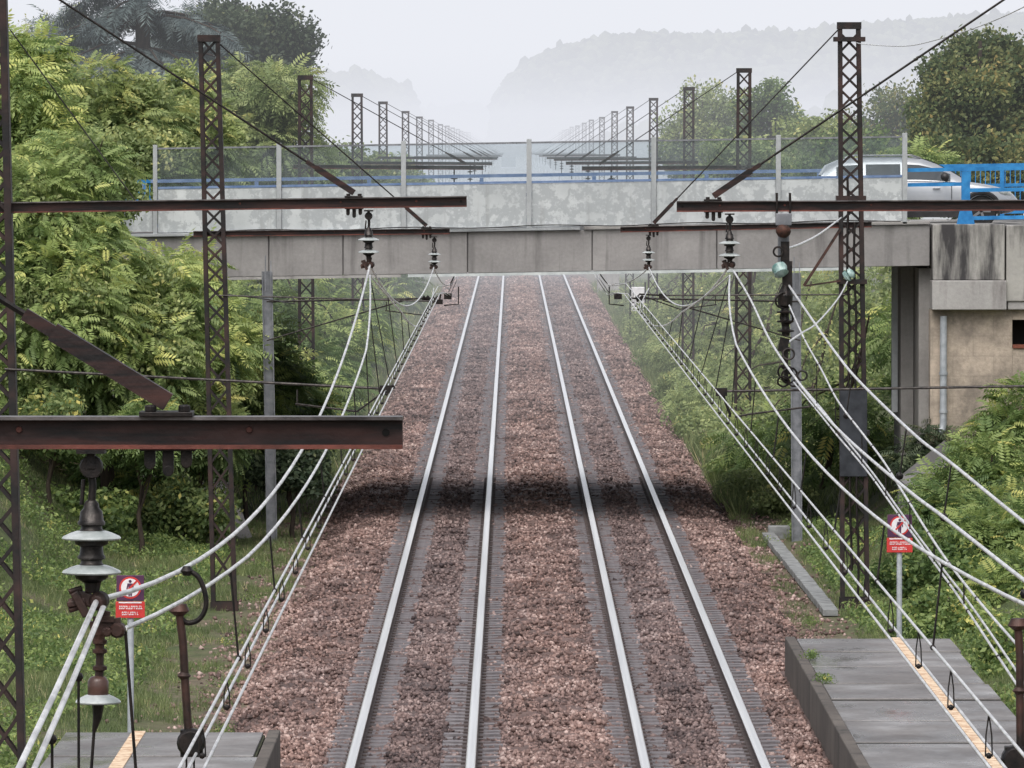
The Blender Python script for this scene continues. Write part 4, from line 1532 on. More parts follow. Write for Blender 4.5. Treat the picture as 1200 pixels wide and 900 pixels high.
# rear railing
def railing(t, x0, x1, y, z0, z1, step, mat, bars=True, post_w=.08, flare=False):
    mb = MB()
    for z in (z1, z0 + (z1 - z0) * .62, z0 + .14):
        slab(mb, x0, x1, y - .035, y + .035, z - .045, z + .035)
    mb.build('rail', mat, t)
    x = x0
    while x <= x1 + .01:
        mb = MB()
        slab(mb, x - post_w, x + post_w, y - .05, y + .05, z0, z1 - .05)
        if flare:
            for s in (-1, 1):
                mb.add([(x + s * post_w, y - .05, bz(z0, x)), (x + s * (post_w + .1), y - .05, bz(z0, x)), (x + s * post_w, y - .05, bz(z0 + .45, x)),
                        (x + s * post_w, y + .05, bz(z0, x)), (x + s * (post_w + .1), y + .05, bz(z0, x)), (x + s * post_w, y + .05, bz(z0 + .45, x))], [(0, 1, 2), (3, 5, 4), (1, 4, 5, 2), (0, 3, 4, 1)])
        mb.build('post', mat, t)
        x += step
    if bars:
        mb = MB()
        x = x0 + .06
        while x < x1:
            slab(mb, x - .01, x + .01, y - .012, y + .012, z0 + .18, z1 - .08)
            x += .115
        mb.build('balusters', mat, t)


rr = thing('bridge_railing', (0, YK - .15, 6), 'faded blue railing along the far side of the bridge deck', 'railing')
railing(rr, xF(155) * 1.07, xF(1062) * 1.07, YK - .25, 5.85, 7.06, 2.6, M['bluegrey'], False, .045)
fr = thing('bridge_railing', (9.8, YF, 6), 'bright blue railing with a flared post right of the glass screens', 'railing')
railing(fr, xF(1132), xF(1132) + 5.4, YF + .15, 5.9, 7.1, 2.7, M['blue'], False, .09, True)
mb = MB()
for z in (7.1, 6.78):
    slab(mb, xF(1064), xF(1132), YF + .115, YF + .185, z - .045, z + .035)
mb.build('rail', M['blue'], fr)
r3 = thing('bridge_railing', (12, YK, 6), 'bright blue barred railing behind the car on the far side', 'railing')
railing(r3, xF(1062) * 1.07 + .1, 17, YK - .25, 5.86, 7.12, 2.4, M['blue'], True, .05)
r4 = thing('bridge_railing', (xF(168), YF, 6), 'short blue railing end among the left trees', 'railing')
railing(r4, xF(120), xF(176), YF + .3, 6.0, 7.12, 1.02, M['blue'], True, .06)

# piers and abutments
pr_ = thing('bridge_pier', (8.8, YF + 2, 0), 'grey concrete pier under the right end of the girder', 'pier')
MB().box(xF(1078), xF(1092), YF + .4, YF + 10, -.8, zf(5.1)).build('pier_wall', M['pier'], pr_)
MB().box(xF(1062), xF(1077), YF + 2.0, YF + 2.8, -.8, zf(5.1)).build('column', M['pier'], pr_)
MB().box(xF(1053), xF(1060), YF + 2.6, YF + 2.8, zf(1.9), zf(5.1)).build('pipe_column', M['post'], pr_)
ab = thing('bridge_abutment', (10.5, YF, 0), 'beige masonry abutment with stained concrete cap at right', 'abutment')
zt = bz(5.90, 10)
MB().box(xF(1092), xF(1176), YF - .35, YF + 10, zf(4.86), zt).build('cap_block', M['abut'], ab, bevel=.02)
MB().box(xF(1178), xF(1420), YF - .30, YF + 10, zf(4.4), zt - .02).build('cap_block', M['abut'], ab, bevel=.02)
MB().box(xF(1091), xF(1178), YF - .43, YF + 10, zf(4.22), zf(4.855)).build('bearing_sill', M['abut2'], ab, bevel=.02)
MB().box(xF(1180), xF(1420), YF - .26, YF + 10, zf(4.22), zf(4.398)).build('bearing_sill', M['abut2'], ab, bevel=.02)
MB().box(xF(1090), xF(1186), YF - .1, YF + 10, -1, zf(4.218)).build('masonry_wall', M['stonewall'], ab)
MB().box(xF(1186) + .004, xF(1420), YF - .1, YF + .3, -1, zf(3.38)).build('masonry_wall', M['stonewall'], ab)
MB().box(xF(1186) + .004, xF(1420), YF - .1, YF + .3, zf(4.0), zf(4.215)).build('masonry_wall', M['stonewall'], ab)
MB().box(xF(1186) + .01, xF(1420), YF + .6, YF + .7, zf(3.3), zf(4.05)).build('recess_shade', M['gap_shade'], ab)  # near-black sheet drawn for the shade inside the opening
MB().box(xF(1186) + .01, xF(1420), YF - .14, YF + .25, zf(3.385), zf(3.46)).build('recess_sill', M['brick'], ab)
mb = MB()
mb.tube([(xF(1105), YF - .22, 4.2), (xF(1105), YF - .22, 1.95), (xF(1104), YF - .24, 1.82), (xF(1099), YF - .3, 1.76)], .075, 12)
for z in (3.0, 2.2):
    mb.lathe((xF(1105), YF - .22, z), [(.09, -.03), (.09, .03)], 12)
mb.build('drain_pipe', M['polegrey'], ab, smooth=True)
ww = thing('wing_wall', (9.0, 148, 0), 'sloping pale stone apron below the right abutment', 'wing wall')
mb = MB()
mb.add([at(1108, 515, 149.5), at(1122, 535, 149.5), at(1070, 575, 142), at(1052, 560, 143), at(1108, 560, 149.5), at(1122, 575, 149.5), at(1070, 600, 142), at(1052, 590, 143)],
       [(3, 2, 1, 0), (4, 5, 6, 7), (0, 1, 5, 4), (1, 2, 6, 5), (2, 3, 7, 6), (3, 0, 4, 7)])
mb.build('apron', M['wing'], ww)
wl = thing('wing_wall', (-6.6, 152, 0), 'grey sloping concrete wing wall behind the left mast', 'wing wall')
mb = MB()
mb.add([at(228, 530, 154), at(262, 548, 154), at(300, 640, 150), at(226, 600, 150), at(228, 660, 154), at(262, 660, 154), at(300, 660, 150), at(226, 650, 150)],
       [(3, 2, 1, 0), (4, 5, 6, 7), (0, 1, 5, 4), (1, 2, 6, 5), (2, 3, 7, 6), (3, 0, 4, 7)])
mb.build('slope', M['wing'], wl)
la = thing('bridge_abutment', (-8, YF, 0), 'dark left abutment half hidden by leaves under the bridge', 'abutment')
MB().box(-16, xF(225), YF + .6, YF + 10, -1, 5.05).build('wall', M['pier'], la)

# ------------------------------------------------------------------ car


def car():
    x0, x1 = 6.45, 10.78
    L = x1 - x0
    yc = YF + 3.4
    zg = bz(5.84, 8.6)
    t = thing('car', ((x0 + x1) / 2, yc, zg), 'silver SUV driving right behind the glass screens and blue railing', 'car')
    # lower body stations along the length: (u, bottom, belt top, half width)
    st_ = [(0.0, .42, .80, .66), (.015, .32, .93, .78), (.06, .26, 1.00, .86), (.2, .22, 1.03, .90), (.5, .20, 1.00, .91), (.66, .20, .98, .91), (.74, .22, .97, .90), (.86, .24, .90, .87), (.95, .26, .80, .80), (.985, .30, .68, .70), (1.0, .38, .58, .58)]
    rings = []
    for u, zb, zt_, hw in st_:
        x = x0 + u * L
        prof = [(-hw * .92, zb), (-hw, zb + .16), (-hw * 1.0, zb + (zt_ - zb) * .62), (-hw * .955, zt_ - .05), (-hw * .86, zt_), (hw * .86, zt_), (hw * .955, zt_ - .05), (hw, zb + (zt_ - zb) * .62), (hw, zb + .16), (hw * .92, zb)]
        rings.append([(x, yc + y, zg + z) for y, z in prof])
    mb = MB()
    n = 10
    vs = [p for r in rings for p in r]
    fs = []
    for i in range(len(rings) - 1):
        for k in range(n):
            fs.append((i * n + k, i * n + (k + 1) % n, (i + 1) * n + (k + 1) % n, (i + 1) * n + k))
    fs.append(tuple(range(n)))
    fs.append(tuple((len(rings) - 1) * n + k for k in range(n))[::-1])
    mb.add(vs, fs)
    body = mb.build('body', M['carpaint'], t, smooth=True)
    ss = body.modifiers.new('sub', 'SUBSURF')
    ss.levels = ss.render_levels = 2
    # greenhouse
    g = [(.03, 1.0, .10, .74), (.06, 1.0, .30, .72), (.13, 1.0, .43, .68), (.25, 1.0, .475, .66), (.42, 1.0, .485, .66), (.52, 1.0, .455, .66), (.60, .99, .34, .69), (.68, .98, .17, .72), (.745, .965, .02, .76)]

    def green(off, lo):
        mb = MB()
        vs = []
        for u, zb, h, hw in g:
            x = x0 + u * L
            vs += [(x, yc - .82 + off, zg + zb - .03), (x, yc - hw + off, zg + zb + max(h * lo, .005)), (x, yc - hw * .8, zg + zb + h + off), (x, yc + hw * .8, zg + zb + h + off), (x, yc + hw - off, zg + zb + max(h * lo, .005)), (x, yc + .82 - off, zg + zb - .03)]
        m = 6
        fs = []
        for i in range(len(g) - 1):
            for k in range(m - 1):
                fs.append((i * m + k, i * m + k + 1, (i + 1) * m + k + 1, (i + 1) * m + k))
        mb.add(vs, fs)
        return mb
    cab = green(0, .72).build('roof', M['carpaint'], t, smooth=True)
    # side windows: panes set just proud of the cabin side
    def side(uA, uB, nm, trim_front=0):
        mb = MB()
        def sidept(u, f):
            for a, b in zip(g, g[1:]):
                if a[0] <= u <= b[0]:
                    k = (u - a[0]) / (b[0] - a[0])
                    zb = a[1] + (b[1] - a[1]) * k
                    h = a[2] + (b[2] - a[2]) * k
                    hw = a[3] + (b[3] - a[3]) * k
                    y = -.82 + (.82 - hw) * f
                    z = zb - .03 + (h * .72 + .03) * f
                    return (x0 + u * L, yc + y - .012, zg + z)
            return None
        us = np.linspace(uA, uB, 7)
        vs = []
        for u in us:
            vs += [sidept(u, .10), sidept(u, .95)]
        fs = [(2 * i, 2 * i + 2, 2 * i + 3, 2 * i + 1) for i in range(6)]
        mb.add(vs, fs)
        return mb.build(nm, M['carglass'], t)
    side(.105, .235, 'rear_quarter_window')
    side(.25, .42, 'rear_door_window')
    side(.435, .665, 'front_door_window')
    # windscreen
    mb = MB()
    a = [(x0 + u * L, zg + zb + h, hw) for u, zb, h, hw in g if u >= .52]
    vs = []
    for x, z, hw in a:
        vs += [(x + .01, yc - hw * .76, z + .012), (x + .01, yc + hw * .76, z + .012)]
    mb.add(vs, [(2 * i, 2 * i + 1, 2 * i + 3, 2 * i + 2) for i in range(len(a) - 1)])
    mb.build('windscreen', M['carglass'], t)
    mb = MB()
    for s in (-1, 1):
        mb.tube([(x0 + .16 * L, yc + s * .55, zg + 1.46), (x0 + .2 * L, yc + s * .56, zg + 1.51), (x0 + .48 * L, yc + s * .56, zg + 1.515), (x0 + .52 * L, yc + s * .55, zg + 1.46)], .018, 6)
    mb.build('roof_rail', M['rim'], t)
    mb = MB()
    mb.lathe((x0 + .635 * L, yc - 1.0, zg + 1.06), [(.03, -.1), (.085, -.06), (.095, .0), (.07, .07), (.02, .1)], 12, (0, 1, .1))
    mb.bar((x0 + .635 * L, yc - .95, zg + 1.02), (x0 + .65 * L, yc - .8, zg + .99), .05, .04)
    mb.build('mirror', M['blackplastic'], t, smooth=True)
    mb = MB()
    for u in (.20, .815):
        c = (x0 + u * L, yc - .935, zg + .33)
        ring_pts = [(c[0] + .40 * math.cos(a_), c[1], c[2] + .40 * math.sin(a_)) for a_ in np.linspace(-.15, math.pi + .15, 16)]
        mb.tube(ring_pts, .05, 6)
    slab_z = zg + .2
    mb.box(x0 + .29 * L, x0 + .73 * L, yc - .94, yc - .88, slab_z, slab_z + .12)
    mb.build('lower_cladding', M['blackplastic'], t)
    mb = MB()
    for xx in (x0 + .425 * L, x0 + .245 * L, x0 + .67 * L):
        mb.box(xx - .006, xx + .006, yc - .918, yc - .90, zg + .34, zg + .95)
    mb.build('door_gap', M['blackplastic'], t)
    mb = MB()
    for xx in (x0 + .39 * L, x0 + .60 * L):
        mb.box(xx - .1, xx + .06, yc - .945, yc - .91, zg + .80, zg + .835)
    mb.build('door_handle', M['carpaint'], t, bevel=.008)
    for s in (-1, 1):
        mb = MB()
        mb.lathe((x0 + .935 * L, yc + s * .72, zg + .72), [(.02, -.2), (.07, -.12), (.085, 0), (.07, .1), (.02, .16)], 12, (1, s * -.45, -.35))
        mb.build('headlight', M['glassdisc'], t, smooth=True)
    for u in (.20, .815):
        for s in (-1, 1):
            c = Vector((x0 + u * L, yc + s * .80, zg + .335))
            w = MB()
            w.lathe(c, [(.22, -.11), (.31, -.11), (.335, -.07), (.335, .07), (.31, .11), (.22, .11)], 28, (0, 1, 0))
            wo = w.build('wheel', M['tyre'], t, smooth=True)
            r_ = MB()
            r_.lathe(c, [(.2, -.09), (.218, -.1), (.218, .1), (.2, .09)], 24, (0, 1, 0))
            for k in range(5):
                a_ = k * 2 * math.pi / 5
                r_.bar(c + Vector((0, s * .10, 0)), c + Vector((.2 * math.cos(a_), s * .10, .2 * math.sin(a_))), .055, .03)
            r_.build('rim', M['rim'], wo)
    return t


car()

# ------------------------------------------------------------------ signs


def sign(px, ytop, pyb, Y, label, zbase, w=.33):
    b = at(px, pyb, Y)
    b.z = zbase
    zt = at(px, ytop, Y).z
    t = thing('warning_sign', b, label, 'sign', 'no-trespassing signs at the platform ends')
    MB().lathe((b.x, Y + .04, b.z), [(.042, 0), (.042, zt - b.z - .05), (.03, zt - b.z - .02)], 12).build('pole', M['polegrey'], t, smooth=True)
    h = w * 1.55
    zs = zt - h * .60
    MB().box(b.x - w / 2, b.x + w / 2, Y - .022, Y - .010, zs, zt).build('pictogram_plate', M['signdark'], t, bevel=.006)
    pl = MB().box(b.x - w / 2 - .01, b.x + w / 2 + .01, Y - .022, Y - .010, zt - h, zs - .008).build('text_plate', M['signred'], t, bevel=.005)
    c = Vector((b.x, Y - .023, zs + h * .31))
    R = w * .40
    mb = MB()
    mb.lathe(c, [(R, 0), (R, -.003)], 32, (0, 1, 0))
    mb.build('red_ring', M['signred'], t)
    mb = MB()
    mb.lathe(c + Vector((0, -.004, 0)), [(R * .83, 0), (R * .83, -.002)], 32, (0, 1, 0))
    mb.build('white_disc', M['signwhite'], t)
    k = R / .13
    mb = MB()
    y = c.y - .008
    mb.lathe((c.x, y, c.z + .075 * k), [(.018 * k, 0), (.018 * k, -.002)], 12, (0, 1, 0))
    mb.prism([(c.x + a * k, c.z + b_ * k) for a, b_ in ((-.032, .05), (.032, .05), (.045, -.015), (.033, -.02), (.022, .02), (.02, -.10), (.003, -.10), (0, -.03), (-.003, -.10), (-.02, -.10), (-.022, .02), (-.033, -.02), (-.045, -.015))][::-1], y - .002, y)
    mb.build('walking_figure', M['signdark'], t)
    mb = MB()
    mb.bar(c + Vector((-R * .62, -.012, -R * .62)), c + Vector((R * .62, -.012, R * .62)), .022 * k, .002)
    mb.build('red_slash', M['signred'], t)
    # two rows of small white lettering (too small to read)
    mb = MB()
    zr = zs - .008
    hh = zr - (zt - h)
    mb.box(b.x - w / 2 + .03, b.x + w / 2 - .03, Y - .026, Y - .0225, zr - hh * .10, zr - hh * .02)
    for row, (f0, f1) in enumerate(((-.40, .40), (-.30, .30))):
        x = b.x + f0 * w
        z1 = zr - hh * (.26 + .36 * row)
        z0_ = z1 - hh * .2
        r_ = random.Random(row + 3)
        while x < b.x + f1 * w:
            ww_ = w * .045
            mb.box(x, x + ww_ * .28, Y - .026, Y - .0225, z0_, z1)
            if r_.random() < .7:
                mb.box(x + ww_ * .28, x + ww_, Y - .026, Y - .0225, z1 - hh * .05, z1)
            if r_.random() < .7:
                mb.box(x + ww_ * .28, x + ww_, Y - .026, Y - .0225, z0_, z0_ + hh * .05)
            x += ww_ * 1.35
    mb.build('lettering', M['signwhite'], t)
    return t


sign(153, 674, 858, 90.6, 'red and purple no-walking sign behind the left near insulator', -.35, .35)
sign(1054, 603, 748, 108.3, 'red and purple no-walking sign at the right platform end', -.35, .37)

# ------------------------------------------------------------------ small things beyond
hut = thing('trackside_hut', (5.35, 395, -.4), 'small grey concrete hut right of the far rails under the girder', 'hut')
MB().box(4.7, 5.9, 394, 397, -.4, 2.0).build('wall', M['abut2'], hut)
MB().box(4.6, 6.0, 393.9, 397.1, 2.0, 2.15).build('roof', M['girder'], hut)
cb = thing('equipment_cabinet', (5.2, 300, -.4), 'white equipment cabinet on a black frame right of the far rails', 'cabinet')
MB().box(5.0, 5.55, 300, 300.5, .9, 1.9).build('cabinet_body', M['signwhite'], cb, bevel=.02)
mb = MB()
for x in (4.95, 5.58):
    for y in (300.0, 300.5):
        mb.box(x - .03, x + .03, y - .03, y + .03, -.4, 2.1)
mb.bar((4.95, 299.95, .9), (5.58, 299.95, -.2), .05, .03)
mb.build('frame', M['black'], cb)
hs = thing('house', (-1.5, 820, -1), 'small pale house in the fog above the bridge centre', 'house')
MB().box(-4.2, 2.2, 818, 826, -2, 7.1).build('wall', M['house'], hs)
MB().prism([(-4.6, 7.1), (2.6, 7.1), (1.6, 8.0), (-3.6, 8.0)], 817.6, 826.4).build('roof', M['roof'], hs)
mb = MB()
mb.box(-1.2, .4, 817.93, 818.1, 5.6, 6.7)
w_ = mb.build('window', M['carglass'], hs)
MB().box(-1.3, .5, 817.9, 818.05, 5.45, 5.59).build('sill', M['signwhite'], w_)
cs = thing('concrete_block', (5.85, 149, -.4), 'small pale concrete block at the foot of the right steel post', 'block')
p = at(920, 608, 149.0)
MB().box(p.x - .35, p.x + .1, 148.9, 149.3, -.5, -.15).build('block_body', M['trough'], cs, bevel=.02)

# ------------------------------------------------------------------ vegetation
gz = lambda x, y: float(ground_z(x, y))


def L3(px, py, Y, rx, rz, ry=None):
    p = at(px, py, Y)
    return (p.x, Y, p.z, rx, ry or rx, rz)


def base_of(px, Y):
    x = (px - 600) * Y / F
    return (x, Y, gz(x, Y))


# left: ailanthus-like trees with long pinnate leaves
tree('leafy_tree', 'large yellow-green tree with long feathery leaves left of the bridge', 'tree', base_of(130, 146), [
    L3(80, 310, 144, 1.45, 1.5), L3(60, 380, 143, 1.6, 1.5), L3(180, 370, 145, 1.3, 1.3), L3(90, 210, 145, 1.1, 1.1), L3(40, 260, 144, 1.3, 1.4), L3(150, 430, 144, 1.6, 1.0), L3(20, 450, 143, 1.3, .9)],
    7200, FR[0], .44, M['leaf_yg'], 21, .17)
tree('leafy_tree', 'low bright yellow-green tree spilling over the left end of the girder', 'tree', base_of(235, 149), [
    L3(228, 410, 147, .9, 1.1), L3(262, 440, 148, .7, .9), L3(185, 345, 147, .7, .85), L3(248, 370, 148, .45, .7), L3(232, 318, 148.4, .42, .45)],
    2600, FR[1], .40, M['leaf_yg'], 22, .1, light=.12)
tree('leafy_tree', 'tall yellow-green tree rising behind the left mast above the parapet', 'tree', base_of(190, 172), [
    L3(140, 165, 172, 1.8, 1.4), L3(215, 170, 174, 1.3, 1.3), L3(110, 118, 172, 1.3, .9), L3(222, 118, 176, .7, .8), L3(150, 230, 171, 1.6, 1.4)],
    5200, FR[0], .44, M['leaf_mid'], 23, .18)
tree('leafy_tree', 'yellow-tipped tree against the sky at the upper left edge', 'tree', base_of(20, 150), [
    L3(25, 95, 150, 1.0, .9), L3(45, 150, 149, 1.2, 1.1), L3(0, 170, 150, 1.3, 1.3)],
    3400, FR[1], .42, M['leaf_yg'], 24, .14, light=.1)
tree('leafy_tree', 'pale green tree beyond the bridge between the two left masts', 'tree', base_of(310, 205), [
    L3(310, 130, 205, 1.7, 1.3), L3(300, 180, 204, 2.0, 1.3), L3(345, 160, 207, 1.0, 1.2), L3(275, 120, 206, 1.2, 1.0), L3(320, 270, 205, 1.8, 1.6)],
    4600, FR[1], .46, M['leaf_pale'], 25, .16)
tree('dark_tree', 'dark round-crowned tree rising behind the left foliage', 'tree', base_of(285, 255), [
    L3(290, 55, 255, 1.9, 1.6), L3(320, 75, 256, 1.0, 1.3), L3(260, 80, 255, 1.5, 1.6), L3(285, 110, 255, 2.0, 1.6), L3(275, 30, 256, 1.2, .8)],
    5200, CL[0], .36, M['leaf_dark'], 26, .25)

# cedar at the top left
ct = thing('cedar_tree', base_of(165, 235), 'tall blue-grey cedar with drooping tiers at the upper left', 'tree')
cb_ = Vector(base_of(165, 235))
rng = np.random.default_rng(31)
mb = MB()
mb.tube([cb_ - Vector((0, 0, .2)), cb_ + Vector((.1, 0, 6)), cb_ + Vector((0, 0, 12)), cb_ + Vector((.05, 0, 17))], [.35, .28, .18, .05], 9)
pos, dirs = [], []
for k in range(64):
    z = 5.5 + 11 * rng.random()
    az = rng.random() * 2 * math.pi
    Lb = (4.6 - 0.24 * (z - 5)) * (0.65 + .5 * rng.random())
    d = Vector((math.cos(az), math.sin(az), 0))
    p0 = cb_ + Vector((0, 0, z))
    pts = [p0 + d * (Lb * s_) + Vector((0, 0, .7 * s_ - 1.5 * s_ * s_)) for s_ in (0, .25, .5, .75, 1)]
    mb.tube(pts, [.07, .055, .04, .028, .012], 5)
    for q in range(46):
        s_ = .18 + .82 * rng.random()
        pp = p0 + d * (Lb * s_) + Vector((0, 0, .7 * s_ - 1.5 * s_ * s_))
        lat = Vector((-d.y, d.x, 0)) * rng.normal(0, .38 * (1.1 - .5 * s_))
        pos.append(pp + lat + Vector((0, 0, rng.normal(-.08, .1))))
        dirs.append(d * .9 + lat * 1.4 + Vector((0, 0, -.55 + rng.normal(0, .25))))
mb.build('trunk', M['bark'], ct, smooth=True)
pos = np.array([tuple(p) for p in pos])
dirs = np.array([tuple(p) for p in dirs])
scatter('crown', SP[0][0], SP[0][1], pos, frames(dirs, rng.normal(0, .5, len(pos))), .5 + .5 * rng.random(len(pos)), np.clip(rng.normal(.45, .2, len(pos)), 0, 1), M['needles'], ct)
tree('conifer', 'darker blue-grey conifer beside the cedar behind the left trees', 'tree', base_of(215, 260), [
    L3(215, 70, 260, 1.6, 1.5), L3(230, 40, 260, 1.1, 1.2), L3(190, 110, 259, 1.8, 1.3), L3(70, 60, 255, 1.3, 1.3), L3(110, 80, 256, 1.6, 1.2)], 3600, SP[0], .8, M['needles'], 32, .2, droop=.6)

# shrubs below the left trees
for i, (px, py, Y, rx, rz, nn, mt, tm, sz, lab) in enumerate([
    (60, 520, 148, 1.2, .9, 900, 'leaf_g', FR[1], .42, 'shaded green shrub at the foot of the large left tree'),
    (150, 560, 147, 1.0, .8, 800, 'leaf_g', FR[0], .40, 'mottled green shrub right behind the near insulator'),
    (215, 590, 145, .85, .6, 900, 'leaf_fine', CL[0], .24, 'dense low green shrub beside the left grey wing wall'),
    (90, 600, 143, 1.0, .45, 600, 'leaf_bank', CL[1], .26, 'low leafy weeds on the grass under the left shrubs'),
    (15, 590, 146, .9, .8, 600, 'twig', TW[0], .5, 'bare brown brush at the left edge under the trees'),
    (60, 500, 139.5, .8, .6, 800, 'leaf_fine', CL[1], .24, 'fine-leaved shrub under the big left tree beside the edge mast'),
    (165, 505, 140, .8, .55, 800, 'leaf_bank', FR[1], .32, 'light green shrub under the big left tree below the dark arm'),
    (240, 500, 145.5, .6, .8, 800, 'leaf_fine', FR[0], .34, 'light green shrub between the left mast and the H post'),
    (300, 430, 166, 1.0, 1.2, 1100, 'leaf_bank', FR[1], .40, 'leafy shrub under the span behind the left H post'),
    (345, 545, 148.5, .65, .6, 700, 'leaf_dark', CL[1], .24, 'dark low shrub at the ballast edge right of the left H post'),
    (318, 470, 168, 1.0, 1.3, 1100, 'leaf_g', FR[0], .45, 'green shrub behind the left H post under the bridge'),
    (290, 500, 156, .9, 1.2, 1000, 'leaf_bank', FR[1], .40, 'shaded green shrub under the bridge left of the H post')]):
    b = base_of(px, Y)
    tree('shrub', lab, 'shrub', b, [L3(px, py, Y, rx, rz), L3(px + 22, py + 18, Y - .5, rx * .7, rz * .7), L3(px - 25, py + 10, Y + .4, rx * .7, rz * .8)], nn, tm, sz, M[mt], 40 + i, .06, limbs=5)

# line of bushes both sides beyond the bridge
lefts = [(172, -6.0, 2.0, 'nearest green bush under the bridge left of the track'), (186, -5.9, 2.2, 'second green bush past the bridge on the left'), (204, -5.9, 2.3, 'third green bush past the bridge on the left'),
         (226, -5.9, 2.2, 'fourth green bush past the bridge on the left'), (256, -5.8, 2.0, 'fifth hazy bush past the bridge on the left'), (296, -5.7, 1.9, 'sixth hazy bush past the bridge on the left'), (346, -5.8, 1.9, 'last hazy bush seen under the girder on the left')]
for i, (y, x, r, lab) in enumerate(lefts):
    z = gz(x, y)
    tree('bush', lab, 'bush', (x, y, z), [(x, y, z + 1.5, r * .75, 2.4, 1.5), (x - 1.6, y + 1, z + 2.6, r * .8, 2.4, 1.9), (x - 3.2, y - 1, z + 2.5, 1.8, 2.2, 2.4), (x - .2, y + 4, z + 1.2, r * .7, 2.5, 1.3)],
         1700, (FR[1] if i % 2 else FR[0]), .5, M['leaf_yg' if i in (1, 3, 5) else 'leaf_g'], 60 + i, .09, group='bushes left of the track beyond the bridge')
rights = [(168, 7.2, 1.7, 'nearest green bush under the bridge right of the track'), (183, 7.1, 1.8, 'second pale bush past the bridge on the right'), (200, 6.9, 1.8, 'third pale bush past the bridge on the right'),
          (222, 6.8, 1.8, 'fourth pale bush past the bridge on the right'), (250, 6.7, 1.8, 'fifth hazy bush past the bridge on the right'), (290, 6.9, 1.7, 'sixth hazy bush past the bridge on the right'), (340, 7.1, 1.7, 'last hazy bush seen under the girder on the right')]
for i, (y, x, r, lab) in enumerate(rights):
    z = gz(x, y)
    tree('bush', lab, 'bush', (x, y, z), [(x, y, z + .9, r, 2.2, 1.0), (x + 1.6, y + 1, z + 1.7, r, 2.4, 1.6), (x + 3.4, y, z + 2.4, 2.0, 2.4, 2.2), (x - .6, y + 4, z + .7, r * .8, 2.6, .8), (x + 2.4, y + 3, z + 3.4, 1.5, 2, 1.4)],
         1900, (CL[0] if i % 2 else FR[1]), (.30 if i % 2 else .46), M['leaf_pale' if i != 0 else 'leaf_bank'], 80 + i, .08, group='bushes right of the track beyond the bridge')
# low weeds along the right ballast edge
for i, (y, x, r) in enumerate([(158, 5.6, .6), (166, 5.4, .5), (174, 5.3, .55), (186, 5.3, .6), (198, 5.25, .7), (212, 5.25, .8), (230, 5.3, .8), (262, 5.4, .9), (310, 5.5, 1.0)]):
    z = gz(x, y)
    tree('weed_clump', '%s pale weed clump along the right ballast edge past the trough' % words[i], 'weeds', (x, y, z), [(x, y, z + r * .5, r, r * 1.8, r * .65), (x + .5, y + 1.5, z + r * .6, r, r * 1.8, r * .75)],
         420, CL[1], .22, M['leaf_pale'], 100 + i, .02, limbs=3, group='weed clumps along the right ballast edge')

# right bank
for i, (px, py, Y, rx, rz, nn, mt, tm, sz, lab) in enumerate([
    (1165, 562, 142, 1.1, .85, 1700, 'leaf_bank', FR[1], .36, 'bright feathery shrub below the right masonry wall'),
    (1205, 500, 146, 1.0, 1.0, 1100, 'leaf_bank', FR[0], .38, 'yellowish shrub cut by the right edge under the wall'),
    (1110, 600, 139, .75, .6, 900, 'leaf_g', FR[1], .32, 'dark shrub right of the lattice mast on the bank'),
    (1165, 620, 131, 1.15, .9, 1900, 'leaf_bank', FR[1], .34, 'wide leafy shrub on the bank above the right sign'),
    (1095, 660, 127, .65, .6, 800, 'leaf_g', CL[1], .22, 'dark round shrub just behind the right sign'),
    (1200, 690, 124, .9, .75, 1200, 'leaf_bank', FR[0], .32, 'shrub on the low bank at the right edge'),
    (1120, 720, 116, .75, .4, 900, 'leaf_bank', CL[1], .2, 'low leafy weeds behind the far right platform corner'),
    (1185, 770, 110, .8, .4, 900, 'leaf_bank', CL[0], .2, 'lush green weeds beside the right platform'),
    (1090, 520, 150, .5, .5, 500, 'leaf_dark', FR[1], .3, 'dark low shrub beside the right stone apron'),
    (1160, 480, 152.5, .7, .55, 1100, 'leaf_dark', CL[1], .22, 'dark ivy shrub climbing the slope against the masonry')]):
    b = base_of(px, Y)
    tree('shrub', lab, 'shrub', b, [L3(px, py, Y, rx, rz), L3(px + 30, py + 20, Y - 1, rx * .75, rz * .8), L3(px - 28, py + 22, Y - .6, rx * .7, rz * .75)], nn, tm, sz, M[mt], 120 + i, .05, limbs=5, light=.03)

# trees above the deck on the right
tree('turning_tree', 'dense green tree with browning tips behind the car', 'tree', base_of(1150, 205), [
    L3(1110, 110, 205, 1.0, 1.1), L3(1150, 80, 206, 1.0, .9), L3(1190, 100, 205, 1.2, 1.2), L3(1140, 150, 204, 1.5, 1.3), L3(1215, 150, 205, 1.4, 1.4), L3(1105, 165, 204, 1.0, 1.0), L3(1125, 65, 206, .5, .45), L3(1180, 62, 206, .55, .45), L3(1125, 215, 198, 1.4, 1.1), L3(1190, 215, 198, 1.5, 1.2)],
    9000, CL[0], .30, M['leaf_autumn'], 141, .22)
tree('leafy_tree', 'small yellow-green feathery tree behind the car bonnet', 'tree', base_of(1080, 186), [
    L3(1080, 195, 186, .9, .5), L3(1060, 205, 186, .8, .5), L3(1040, 260, 186, 1.2, 1.2)], 900, FR[1], .42, M['leaf_yg'], 142, .08)
